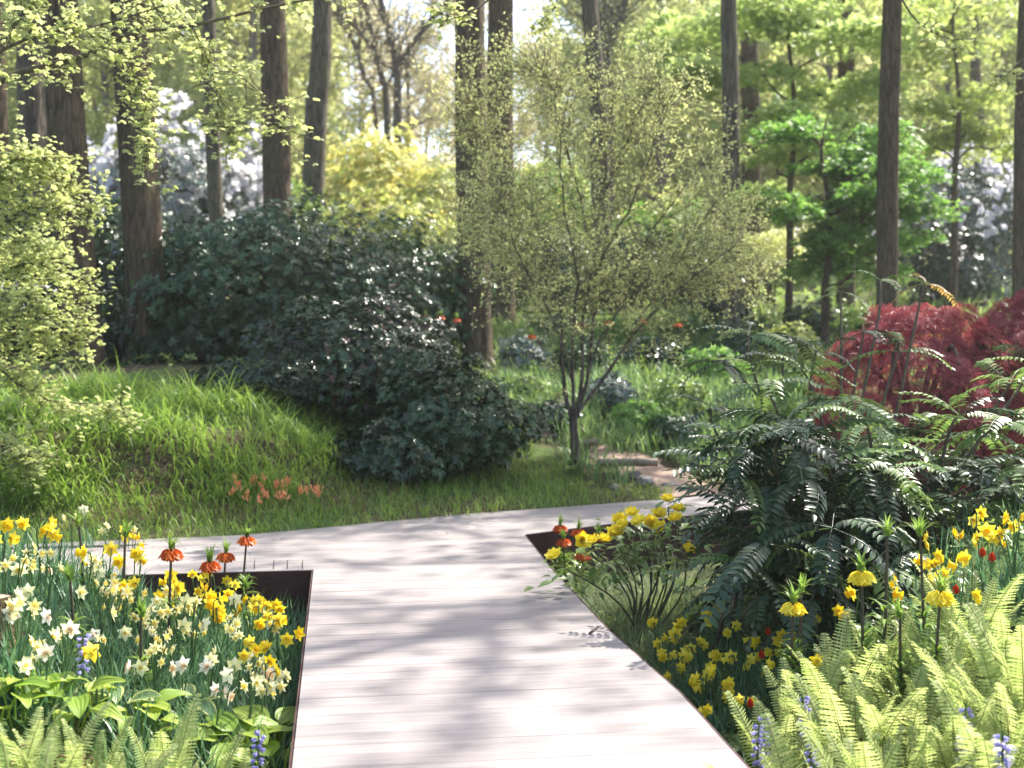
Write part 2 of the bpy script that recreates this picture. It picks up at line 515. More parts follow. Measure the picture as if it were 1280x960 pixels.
# ------------------------------------------------------------------ the setting: boardwalk
YAW = math.atan((423 - 640) / FPX)             # heading of the spur towards the camera
fw = np.array([math.sin(YAW), math.cos(YAW), 0]); rt = np.array([math.cos(YAW), -math.sin(YAW), 0])

def to_uv(p): return float(np.dot(p, rt)), float(np.dot(p, fw))

def build_deck():
    L_edge = [to_uv(on_z(*q)) for q in ((362, 990), (365, 960), (378, 840), (392, 712))]
    R_edge = [to_uv(on_z(*q)) for q in ((962, 990), (935, 960), (850, 866), (760, 787), (690, 712), (655, 668))]
    far = [to_uv(on_z(*q)) for q in ((-160, 688), (60, 686), (140, 684), (200, 680), (300, 669), (400, 660), (500, 650), (600, 641), (700, 634), (820, 625), (1000, 609), (1150, 598))]
    rn = [to_uv(on_z(*q)) for q in ((655, 668), (760, 655), (900, 640), (1150, 616))]
    v_ln = L_edge[-1][1]; v_rn = R_edge[-1][1]
    vmax = 13.2
    Lu = [p[0] for p in L_edge]; Lv = [p[1] for p in L_edge]
    Ru = [p[0] for p in R_edge]; Rv = [p[1] for p in R_edge]
    fu = np.array([p[0] for p in far]); fv = np.array([p[1] for p in far])
    nu = np.array([p[0] for p in rn]); nv = np.array([p[1] for p in rn])
    o = np.argsort(fv); fuo, fvo = fu[o], fv[o]
    def left(v):
        if v < v_ln: return np.interp(v, Lv, Lu)
        lo = -6.5
        if v <= fvo[0]: return lo
        return max(lo, np.interp(v, fvo, fuo))
    def right(v):
        if v < v_rn: return np.interp(v, Rv, Ru)
        return min(7.0, np.interp(v, nv, nu))
    root = thing('boardwalk', 'pale weathered plank boardwalk forking among the flower beds', None)
    tag(root, kind='structure')
    root.rotation_euler = (0, 0, -YAW)
    PITCH_B, GAP, TH = .124, .0018, .032
    v = v_ln - PITCH_B * int((v_ln - 2.3) / PITCH_B)      # a joint falls exactly on the branch corner
    r = random.Random(4)
    while v < vmax:
        v1 = v + PITCH_B - GAP
        vv = np.linspace(v + 1e-5, v1, 5)
        lu = np.array([left(a) for a in vv]); ru = np.array([right(a) for a in vv])
        ok = ru - lu > .02
        if ok.sum() >= 2:
            vv, lu, ru = vv[ok], lu[ok], ru[ok]
            lo, hi = lu.min(), ru.max()
            cuts = [lo]
            if hi - lo > 2.2:
                c = lo + r.uniform(1.2, 3.4)
                while c < hi - .8:
                    cuts.append(c); c += 3.6
            cuts.append(hi)
            dz = r.uniform(-.0005, .0005)
            for c0, c1 in zip(cuts[:-1], cuts[1:]):
                a = np.clip(lu, c0 + (0 if c0 == lo else .0025), c1 - .0025); b = np.clip(ru, c0 + .0025, c1 - (0 if c1 == hi else .0025))
                # cross rows of vertices along the width, three shallow grooves pressed into the top
                n = len(vv)
                prof = np.zeros(n); 
                top = np.stack([np.stack([a, vv, np.full(n, dz)], -1), np.stack([b, vv, np.full(n, dz)], -1)], 1).reshape(-1, 3)
                bot = top - [0, 0, TH]
                V = np.concatenate([top, bot]); m = len(top)
                F = []
                for k in range(n - 1):
                    F.append([2 * k, 2 * k + 1, 2 * k + 3, 2 * k + 2])
                    F.append([m + 2 * k, m + 2 * k + 2, m + 2 * k + 3, m + 2 * k + 1])
                    F.append([2 * k, 2 * k + 2, m + 2 * k + 2, m + 2 * k])
                    F.append([2 * k + 1, m + 2 * k + 1, m + 2 * k + 3, 2 * k + 3])
                F.append([0, m, m + 1, 1]); q = 2 * (n - 1); F.append([q, q + 1, m + q + 1, m + q])
                cen = V.mean(0); g = Geo(); g.add(V - cen, F, r.random())
                obj('board', g.mesh('board', False), M['board'], root, cen)
        v = v1 + GAP
    # skirting boards under the edges, set back a little
    def skirt(uv, depth=.42, off=.02):
        uv = np.array(uv, float); n = len(uv)
        d = np.gradient(uv, axis=0); nrm = norm(np.stack([-d[:, 1], d[:, 0]], -1)) * off
        V = []
        for i in range(n):
            a = uv[i] + nrm[i]; b = uv[i] + nrm[i] * 2.5
            for w in (a, b):
                V.append([w[0], w[1], -.003]); V.append([w[0], w[1], -depth])
        F = []
        for i in range(n - 1):
            o_ = 4 * i; p_ = 4 * (i + 1)
            F += [[o_, o_ + 1, p_ + 1, p_], [o_ + 2, p_ + 2, p_ + 3, o_ + 3], [o_, p_, p_ + 2, o_ + 2], [o_ + 1, o_ + 3, p_ + 3, p_ + 1]]
        g = Geo(); g.add(V, F)
        obj('skirting_board', g.mesh('skirting_board', False), M['fascia'], root)
    skirt([(-6.4, v_ln + .0), (L_edge[-1][0] - .0, v_ln)], off=-.005)
    skirt([L_edge[-1], L_edge[2], L_edge[1], L_edge[0]], off=-.005)
    skirt([R_edge[0], R_edge[1], R_edge[2], R_edge[3], R_edge[4], R_edge[5]], off=-.005)
    skirt(rn, off=-.005)
    # thin upright pins along the corner
    for px in (318, 342, 359, 378):
        p = on_z(px, 711); u_, v_ = to_uv(p)
        g = Geo(); tube(g, [(0, 0, -.08), (0, 0, .03), (.004, 0, .062)], [.004, .004, .002], 6)
        obj('pin', g.mesh('pin'), M['steel'], root, (u_, v_ - .006, 0))
    return v_ln
build_deck()
tw = Geo(); p = on_z(737, 793); q = on_z(748, 784)
tube(tw, [p + [0, 0, .006] - p, (p + q) / 2 - p + [0.01, 0, .016], q - p + [0, 0, .008]], [.006, .005, .003], 5)
tag(obj('fallen_twig', tw.mesh('fallen_twig'), M['stem_dark'], None, p), 'short dark twig lying on the pale boardwalk planks', 'twig')

# ------------------------------------------------------------------ the setting: dirt path with steps
def build_path():
    ctr = [hit(880, 622), hit(835, 600), hit(795, 580), hit(755, 558), hit(715, 543), hit(670, 533)]
    c = curve_pts(ctr, 24)
    d = norm(np.gradient(c, axis=0)); s = np.stack([d[:, 1], -d[:, 0], 0 * d[:, 0]], -1)
    V = []
    for i in range(24):
        w = .36 + .08 * math.sin(i * 1.3)
        for t in np.linspace(-1, 1, 7):
            p = c[i] + s[i] * t * (w + rng.normal(0, .03))
            V.append([p[0], p[1], float(zt(p[0], p[1])) + .03 * (1 - t * t) + .006])
    i, j = np.meshgrid(np.arange(23), np.arange(6), indexing='ij'); a = i * 7 + j
    F = np.stack([a, a + 1, a + 8, a + 7], -1).reshape(-1, 4)
    g = Geo(); g.add(V, F)
    tag(obj('path', g.mesh('path'), M['dirt']), 'narrow brown dirt path climbing past the little tree', None, None, 'structure')
build_path()

def log_step(p0, p1, r, label):
    p0 = np.array(p0); p1 = np.array(p1); n = 9; th = np.arange(10) * 2 * math.pi / 10
    d = norm(p1 - p0); s = norm(np.cross(d, [0, 0, 1])); V = []
    for i in range(n):
        c = p0 + (p1 - p0) * i / (n - 1) - p0
        for t in th:
            rr = r * (1 + rng.normal(0, .05))
            z = math.sin(t) * rr * .9
            V.append(c + s * math.cos(t) * rr * 1.25 + np.array([0, 0, min(z, r * .62)]))
    F = [[i * 10 + k, i * 10 + (k + 1) % 10, (i + 1) * 10 + (k + 1) % 10, (i + 1) * 10 + k] for i in range(n - 1) for k in range(10)]
    g = Geo(); g.add(V, F)
    V2 = [V[k] for k in range(10)] + [V[0] * 0]; 
    g.add(V2, [[k, 10, (k + 1) % 10] for k in range(10)])
    e = V[(n - 1) * 10:]; g.add(list(e) + [np.mean(e, 0)], [[k, (k + 1) % 10, 10] for k in range(10)])
    tag(obj('log_step', g.mesh('log_step'), M['log'], None, p0), label, 'step', 'log steps in the dirt path')

def P(px, py, d): return at(px, py, d)
log_step(P(745, 577, 12.75), P(822, 577, 12.7), .055, 'long flat log step across the dirt path')
log_step(P(720, 554, 13.7), P(746, 551, 13.7), .05, 'short upper log step just behind the little tree trunk')

def rock(p, s, label, seed):
    r = np.random.default_rng(seed)
    bm_v = []
    n1, n2 = 7, 10
    for i in range(n1):
        ph = math.pi * i / (n1 - 1)
        for k in range(n2):
            t = 2 * math.pi * k / n2
            bm_v.append([math.sin(ph) * math.cos(t), math.sin(ph) * math.sin(t), math.cos(ph)])
    V = np.array(bm_v)
    for _ in range(7):
        d = norm(r.normal(size=3)); c = r.uniform(.55, .85)
        ex = np.maximum(V @ d - c, 0); V = V - ex[:, None] * d
    V *= s
    F = [[i * n2 + k, i * n2 + (k + 1) % n2, (i + 1) * n2 + (k + 1) % n2, (i + 1) * n2 + k] for i in range(n1 - 1) for k in range(n2)]
    g = Geo(); g.add(V, F)
    tag(obj('rock', g.mesh('rock', False), M['rock'], None, p), label, 'rock', 'stones along the dirt path')
rock(hit(806, 609) + [0, 0, .05], np.array([.11, .09, .07]), 'squarish dark stone at the path edge below the log step', 1)
rock(hit(838, 610) + [0, 0, .02], np.array([.1, .08, .05]), 'flat brown stone where the dirt path meets the boardwalk', 2)
rock(hit(768, 612) + [0, 0, .02], np.array([.06, .05, .045]), 'small pale stone in the grass below the dirt path', 3)
rock(hit(792, 596) + [0, 0, .02], np.array([.09, .06, .05]), 'grey stone on the path between log and squarish stone', 4)
rock(hit(856, 616) + [0, 0, .02], np.array([.05, .05, .04]), 'whitish pebble-like stone under the dark pinnate shrub', 5)

# ------------------------------------------------------------------ trunks and tall trees
def trunk_geo(g, ctrl, rad, sides=22, n=46, flare=1.5, seed=0, rough=.05):
    r = np.random.default_rng(seed)
    c = curve_pts(ctrl, n)
    t = norm(np.gradient(c, axis=0))
    a = norm(np.cross(t, [0.2, 1.0, 0.05])); b = np.cross(t, a)
    th = np.arange(sides) * 2 * math.pi / sides
    u = np.linspace(0, 1, n)
    h = c[:, 2] - c[0, 2]
    rr = np.interp(u, np.linspace(0, 1, len(rad)), rad) * (1 + (flare - 1) * np.exp(-h / .22))
    ph = r.uniform(0, 6.28, 5)
    lob = 1 + rough * (.7 * np.sin(3 * th[None] + ph[0] + 1.3 * np.sin(h[:, None] * .5)) + .5 * np.sin(5 * th[None] + ph[1] + h[:, None] * .4)) \
        + .12 * np.exp(-h[:, None] / .25) * np.sin(5 * th[None] + ph[2])
    lob = lob + r.normal(0, rough * .35, (n, sides))
    ring = c[:, None] + (rr[:, None] * lob)[..., None] * (np.cos(th)[None, :, None] * a[:, None] + np.sin(th)[None, :, None] * b[:, None])
    i, j = np.meshgrid(np.arange(n - 1), np.arange(sides), indexing='ij'); j2 = (j + 1) % sides
    F = np.stack([i * sides + j, i * sides + j2, (i + 1) * sides + j2, (i + 1) * sides + j], -1).reshape(-1, 4)
    g.add(ring.reshape(-1, 3), F)
    return c

def wig(start, d, length, n=6, bend=.15, lift=0.0):
    """a wandering branch"""
    p = [np.array(start, float)]; d = norm(d)
    for i in range(n):
        d = norm(d + rng.normal(0, bend, 3) + np.array([0, 0, lift]))
        p.append(p[-1] + d * length / n)
    return np.array(p)

SPRAY = star_leaf(4, .42)
LEAF_CL = combine([xf(leaf2(.62, .05), rotz(a) @ rotx(b), s) for a, b, s in ((0, .1, 1), (1.3, .35, .85), (-1.4, .2, .9), (2.7, .5, .7))])

def crown_mesh(name, seed, z0, z1, rad, n_limb, leaf, per, lscale, mat_leaf):
    """limbs, twigs and spring leaves of a tall tree's upper half, round the axis (0,0)"""
    global rng
    keep = rng; rng = np.random.default_rng(seed)
    gl, gf = Geo(), Geo()
    for i in range(n_limb):
        z = z0 + (z1 - z0) * (i + .5) / n_limb
        a = i * 2.4 + rng.uniform(-.4, .4)
        ln = rad * rng.uniform(.6, 1.0) * (1 - .35 * (z - z0) / (z1 - z0))
        b = wig((0, 0, z), (math.cos(a), math.sin(a), rng.uniform(.25, .7)), ln, 9, .12, .02)
        tube(gl, b, np.linspace(.075, .014, len(b)), 6)
        for k in range(3, len(b)):
            for _ in range(3):
                d2 = norm(b[k] - b[k - 1] + rng.normal(0, .8, 3) * [1, 1, .5])
                t = wig(b[k], d2, ln * rng.uniform(.2, .42), 5, .2, -.01)
                tube(gl, t, np.linspace(.014, .004, len(t)), 3)
                m = per
                ix = rng.integers(1, len(t), m)
                pos = t[ix] + rng.normal(0, .13, (m, 3))
                dd = rdirs(m) * [1, 1, .6] + [0, 0, -.15]
                up = rdirs(m) * .7 + [0, 0, 1]
                scatter(gf, leaf, pos, frames(dd, up), lscale * rng.uniform(.6, 1.25, m))
    rng = keep
    lm = gl.mesh(name + '_limbs'); fm = gf.mesh(name + '_leaves', False)
    return lm, fm

CROWNS = [crown_mesh('tall_crown', 100 + k, 7.6, 14.5, 4.3, 13, LEAF_CL, 4, .12, None) for k in range(3)]

def tall_tree(name, label, px_pts, d, w_px, height=15.0, mat='bark', crown=None, seed=0, base=None, flare=1.45, cs=1.0, grp=None):
    """px_pts: ((x,y) top of picture ... (x,y) foot) trunk centre line as seen; continues upwards"""
    foot = under(px_pts[-1][0], d) if base is None else base
    pts = [foot + [0, 0, -.15]]
    for q in reversed(px_pts[:-1]):
        if base is not None: pts.append(foot + [.1, 0, 2.5]); break
        p = at(q[0], q[1], d); p[1] = foot[1]; pts.append(p)
    dirn = norm(pts[-1] - pts[0]); 
    while pts[-1][2] < height:
        pts.append(pts[-1] + norm(dirn + rng.normal(0, .025, 3) * [1, 1, 0]) * 2.2)
    pts = [np.array(p) - foot for p in pts]
    r0 = w_px * mpp(d) / 2
    root = thing(name, label, 'tree', foot, group=grp)
    g = Geo()
    c = trunk_geo(g, pts, [r0 * 1.04, r0, r0 * .93, r0 * .8, r0 * .55, r0 * .2], seed=seed, flare=flare)
    obj('trunk', g.mesh('trunk'), M[mat], root)
    if crown is not None:
        lm, fm = CROWNS[crown]
        k = int(np.argmin(np.abs(c[:, 2] - 9 * cs)))
        a = random.uniform(0, 6.28)
        off = (float(c[k][0]), float(c[k][1]), 0)
        lo = obj('limbs', lm, M['bark'], root, off, (0, 0, a), cs)
        obj('crown', fm, M['lime_high'], root, off, (0, 0, a), cs)
    return root

G_T = 'tall straight trunks of the wood'
tall_tree('beech_tree', 'thick dark trunk nearest the left edge of the two standing on the grassy mound', ((78, 0), (86, 150), (95, 320), (106, 470)), 15.0, 47, crown=0, seed=1, grp=G_T)
tall_tree('beech_tree', 'thick brown trunk on the grassy mound touching the glossy dark shrubs', ((165, 0), (172, 150), (180, 320), (185, 490)), 15.6, 47, crown=1, seed=2, grp=G_T)
tall_tree('beech_tree', 'grey brown trunk half hidden behind the thick dark left trunk', ((44, 0), (45, 100), (46, 200), (47, 330)), 23, 36, mat='bark_grey', crown=2, seed=3, grp=G_T)
tall_tree('beech_tree', 'trunk cut by the left edge of the picture', ((-2, 0), (0, 100), (2, 200), (3, 330)), 21, 26, mat='bark', seed=4, grp=G_T)
tall_tree('beech_tree', 'slender pale trunk between the two brown trunks left of centre', ((264, 0), (266, 90), (268, 160), (276, 260)), 30, 18, mat='bark_grey', seed=5, crown=0, grp=G_T)
tall_tree('beech_tree', 'upright brown trunk rising behind the glossy dark shrub', ((343, 0), (345, 100), (347, 200), (348, 300)), 24, 34, crown=1, seed=6, grp=G_T)
tall_tree('beech_tree', 'leaning grey brown trunk left of the yellow shrubs', ((406, 0), (402, 90), (396, 160), (388, 260)), 29, 27, mat='bark_grey', crown=2, seed=7, grp=G_T)
tall_tree('beech_tree', 'nearer dark trunk of the twin trunks at the centre, hollow at its foot', ((588, 0), (588, 150), (592, 320), (597, 457)), 20, 39, crown=0, seed=8, flare=1.3, grp=G_T)
tall_tree('beech_tree', 'reddish brown rear trunk of the twin trunks at the centre', ((626, 0), (625, 150), (625, 280), (626, 388)), 25, 35, crown=1, seed=9, flare=1.2, grp=G_T)
tall_tree('beech_tree', 'dim trunk behind the fine olive crown of the little tree', ((735, 0), (742, 80), (748, 150), (752, 260)), 29, 23, mat='bark_grey', seed=10, crown=2, grp=G_T)
tall_tree('beech_tree', 'straight brown trunk above the right shoulder of the little olive tree', ((908, 0), (910, 80), (912, 160), (915, 300)), 21, 21, mat='bark_grey', crown=2, seed=11, grp=G_T)
tall_tree('beech_tree', 'dark trunk just behind the straight brown one, right of the olive tree', ((934, 0), (935, 80), (937, 160), (938, 300)), 30, 23, mat='bark', seed=12, grp=G_T)
tall_tree('beech_tree', 'slim brown trunk standing behind the red maple', ((1110, 0), (1108, 120), (1107, 250), (1108, 380)), 18.0, 25, crown=0, seed=13, cs=.95, grp=G_T)
tall_tree('beech_tree', 'dark knotty trunk cut by the right edge of the picture', ((1277, 0), (1275, 120), (1275, 250), (1276, 365)), 19.5, 22, crown=1, seed=14, grp=G_T)
tall_tree('beech_tree', 'shaded trunk inside the green maple foliage', ((1052, 0), (1054, 90), (1055, 170), (1056, 300)), 27, 21, mat='bark', seed=15, grp=G_T)
tall_tree('beech_tree', 'thin far trunk right of the pale rhododendron', ((1212, 0), (1214, 90), (1220, 170), (1216, 240)), 36, 13, mat='bark', seed=16, grp=G_T)

b = np.array([6.9, 14.0, float(zt(6.9, 14.0))])
tall_tree('beech_tree', 'tall beech past the right edge whose thin crown dapples the boardwalk', ((0, 0), (0, 0)), 15, 40, base=b, crown=2, seed=21, grp=G_T)
# ------------------------------------------------------------------ shrubs
ROS7 = rosette(7, leaf_oval(.34, .1, .25), .25, .22, 3)
ROS6 = rosette(6, leaf_oval(.42, .1, .2), .45, .3, 5)
ROS5 = rosette(5, leaf_flat(.5, .15), .5, .35, 7)
FLOWER_BALL = rosette(9, leaf_flat(.7, -.2), .75, .5, 9)

def lumpy(n, rad, lumps, seed, shell=.22, zmin=-.25, under_=False):
    """points spread near the surface of an uneven mound of given radii; returns points and outward normals"""
    r = np.random.default_rng(seed)
    d = norm(r.normal(size=(n * 3, 3)))
    d = d[d[:, 2] > zmin][:n]
    k = norm(r.normal(size=(lumps, 3)))
    lumps = lumps * 2; k = norm(r.normal(size=(lumps, 3))); amp = r.uniform(.08, .45, lumps)
    bump = np.zeros(len(d))
    for i in range(lumps):
        c = d @ k[i]
        bump = np.maximum(bump, amp[i] * np.exp(-(1 - c) * 34))
    lf = np.zeros(len(d))
    for i in range(5):
        w = r.normal(0, 2.4, 3); lf += .09 * np.sin(d @ w + r.uniform(0, 6.28))
    rr = (.8 + bump + lf) * (1 - shell * r.random(len(d)) ** 1.6)
    p = d * rr[:, None] * np.asarray(rad)
    nn = norm(d / np.asarray(rad) * max(rad))
    return p, nn

def shrub(name, label, px, py_top, d, half_px, mats, n=1600, ros=ROS7, ls=.11, depth=None, seed=0, group=None, foot=None, stems=7, upb=.5, extra=None, lumps=26, shell=.35, cat='shrub', zmin=-.8):
    """a mound of leaf whorls: px centre column, py_top its top in the picture, half_px its half width"""
    global rng
    keep = rng; rng = np.random.default_rng(500 + seed)
    b = under(px, d) if foot is None else foot
    top = at(px, py_top, d)[2]
    H = top - b[2]
    rx = half_px * mpp(d)
    ry = depth if depth is not None else rx * .8
    root = thing(name, label, cat, b, group=group)
    g = Geo()
    for i in range(stems):
        a = i * 2.4; e = np.array([math.cos(a) * rx * .55, math.sin(a) * ry * .55, H * rng.uniform(.55, .8)])
        c = curve_pts([(math.cos(a) * .06, math.sin(a) * .06, -.05), e * [.35, .35, .45] + rng.normal(0, .05, 3), e], 8)
        tube(g, c, np.linspace(.03, .01, 8), 6)
        for _ in range(3):
            k = rng.integers(3, 7)
            t = wig(c[k], norm(c[k] * [1, 1, .3] + rng.normal(0, .4, 3)), rx * .5, 5, .2, .05)
            tube(g, t, np.linspace(.012, .004, 6), 4)
    obj('stems', g.mesh('stems'), M['twig'], root)
    nm = len(mats)
    for i, (mt, share) in enumerate(mats):
        m = int(n * share)
        pts, nn = lumpy(m, (1, 1, 1), lumps, 900 + seed, shell, zmin)
        idx = rng.permutation(len(pts))
        pts, nn = pts[idx], nn[idx]
        pts = pts * [rx, ry, H * .55] + [0, 0, H * .42]
        keep_ = pts[:, 2] > .02
        pts, nn = pts[keep_], nn[keep_]
        pts = pts + rng.normal(0, ls * .35, pts.shape)
        dd = norm(nn + [0, 0, upb] + rng.normal(0, .35, nn.shape))
        gf = Geo()
        scatter(gf, ros, pts, frames(dd, rdirs(len(pts))), ls * rng.uniform(.7, 1.2, len(pts)))
        obj('foliage' if i == 0 else 'young_foliage', gf.mesh('foliage'), M[mt], root)
    if extra is not None:
        mt, m, s, tpl, nm_ = extra
        pts, nn = lumpy(m, (1, 1, 1), lumps, 900 + seed, .12, -.05)
        pts = pts * [rx, ry, H * .55] + [0, 0, H * .42]
        gf = Geo()
        scatter(gf, tpl, pts + nn * .04, frames(nn + rng.normal(0, .3, nn.shape), rdirs(len(pts))), s * rng.uniform(.7, 1.2, len(pts)))
        obj(nm_, gf.mesh(nm_), M[mt], root)
    rng = keep
    return root

GS = 'dark glossy evergreen shrubs'
LV = rosette(6, leaf_oval(.44, .14, .22), .35, .3, 13)
shrub('rhododendron', 'big glossy dark green rhododendron behind the grass mound, left of centre', 335, 258, 16.4, 185, [('rhodo', .75), ('rhodo_blue', .25)], 9500, LV, .07, 1.4, 1, GS)
shrub('rhododendron', 'dark shaded evergreen with a few reddish young leaves at centre left', 450, 368, 13.5, 135, [('rhodo_dark', .55), ('rhodo_blue', .37), ('rhodo_red', .08)], 7600, LV, .059, 1.0, 2, GS)
shrub('camellia_shrub', 'shiny blue-green shrub spilling down to the grass beside the boardwalk', 556, 452, 12.2, 108, [('rhodo_blue', .8), ('rhodo', .2)], 6800, LV, .048, .75, 3, GS, lumps=40)
shrub('camellia_shrub', 'shaded dark green shrub tucked low behind the grass mound', 375, 445, 13.0, 115, [('rhodo_dark', 1.0)], 4200, LV, .066, .6, 4, GS)
shrub('camellia_shrub', 'low dark skirt of evergreen at the foot of the blue-green shrub', 490, 530, 11.75, 78, [('rhodo_blue', .5), ('rhodo_dark', .5)], 2600, LV, .055, .5, 10, GS, lumps=40)
shrub('rhododendron', 'glossy dark evergreen behind the two near left trunks', 95, 235, 18.2, 155, [('rhodo', .6), ('rhodo_dark', .4)], 4500, LV, .085, 1.2, 5, GS)
shrub('rhododendron', 'glossy evergreen shrub running behind the centre-left shrubs to the twin trunks', 505, 282, 20.5, 105, [('rhodo', 1.0)], 4500, LV, .085, 1.1, 6, GS)
shrub('rhododendron', 'dark low evergreen at the left edge under the lime sapling', 0, 330, 16.6, 95, [('rhodo_dark', 1.0)], 3000, LV, .085, .9, 7, GS)
shrub('rhododendron', 'dark evergreen added in place of shade, low between the thick brown trunk and the big rhododendron', 235, 380, 15.9, 90, [('rhodo_dark', .5), ('rhodo', .5)], 3200, LV, .08, .8, 8, GS)  # dark shrub added to fill the shade behind the mound crest
shrub('rhododendron', 'low dark evergreen added for the shade between the two thick trunks on the mound', 135, 400, 16.2, 60, [('rhodo_dark', 1.0)], 2000, LV, .08, .7, 9, GS)  # also added: its dark leaves stand in for shade at the trunk feet
# hedge behind the twin trunks
GH = 'clipped dark hedge blocks behind the little tree'
for k, (px, pt, hw, lab) in enumerate(((690, 285, 62, 'dark hedge shrub right behind the twin trunks'), (790, 290, 62, 'dark hedge shrub behind the little olive tree'),
                                       (880, 300, 60, 'dark hedge shrub ending at the green maple stems'), (545, 290, 50, 'dark hedge shrub left of the twin trunks'))):
    shrub('hedge_shrub', lab, px, pt, 27.5, hw, [('hedge', 1.0)], 1000, ROS5, .15, .8, 20 + k, GH, cat='hedge')
GB = 'pale blossoming shrubs far back'
shrub('blossom_shrub', 'pale lilac-white blossoming shrub behind the near left trunks', 215, 150, 33, 92, [('grey_leaf', 1.0)], 1500, ROS5, .2, 1.8, 31, GB, extra=('white_shrub', 420, .22, FLOWER_BALL, 'blossom'))
shrub('blossom_shrub', 'whitish flowering shrub between slender and upright trunks left of centre', 312, 165, 35, 62, [('grey_leaf', 1.0)], 1100, ROS5, .2, 1.6, 32, GB, extra=('white_shrub', 300, .22, FLOWER_BALL, 'blossom'))
shrub('blossom_shrub', 'silvery white-flowered rhododendron at the right behind the red maple', 1205, 188, 31, 78, [('grey_leaf', 1.0)], 1700, ROS5, .17, 1.4, 33, GB, extra=('white_shrub', 480, .15, FLOWER_BALL, 'blossom'))
shrub('blossom_shrub', 'white flowering shrub left of the yellow-green bank', 130, 170, 34, 60, [('grey_leaf', 1.0)], 900, ROS5, .2, 1.4, 34, GB, extra=('white_shrub', 300, .2, FLOWER_BALL, 'blossom'))
GY = 'yellow spring shrubs far back'
shrub('azalea', 'bright yellow shrub in front of the bare forked tree', 470, 140, 33, 75, [('yellowgreen_shrub', .5), ('yellow_shrub', .5)], 1900, ROS5, .19, 1.8, 41, GY)
shrub('azalea', 'yellow-green shrub just left of the twin trunks', 545, 175, 31, 55, [('yellowgreen_shrub', .7), ('yellow_shrub', .3)], 1300, ROS5, .17, 1.4, 42, GY)
shrub('azalea', 'low yellow-green shrub above the dark hedge left of the twin trunks', 490, 225, 27, 85, [('yellowgreen_shrub', .9), ('yellow_shrub', .1)], 1400, ROS5, .15, 1.2, 43, GY)
shrub('azalea', 'yellowish shrub seen between the leaning trunk and upright trunk', 420, 185, 35, 40, [('yellowgreen_shrub', .6), ('yellow_shrub', .4)], 700, ROS5, .18, 1.2, 44, GY)
shrub('azalea', 'fresh green low shrub on top of the glossy rhododendron, by the leaning trunk', 372, 215, 25, 55, [('meadow', 1.0)], 800, ROS5, .13, .9, 45, GY)
shrub('green_shrub', 'light green bush behind the little olive tree right of the twin trunks', 690, 175, 33, 70, [('yellowgreen_shrub', .5), ('maple', .5)], 1500, ROS5, .17, 1.4, 46, 'green shrubs far back')
shrub('green_shrub', 'mid green bush behind the little olive tree below its right branches', 830, 240, 31, 75, [('maple', .7), ('yellowgreen_shrub', .3)], 1400, ROS5, .17, 1.3, 47, 'green shrubs far back')
shrub('dark_shrub', 'small dark shrub at the foot of the hedge, under the olive crown', 905, 345, 23, 38, [('rhodo_dark', 1.0)], 500, ROS7, .1, .6, 48, GS)
shrub('dark_shrub', 'dark shrub base below the silvery rhododendron', 1185, 268, 27.5, 60, [('rhodo_dark', 1.0)], 800, ROS7, .12, .9, 49, GS)

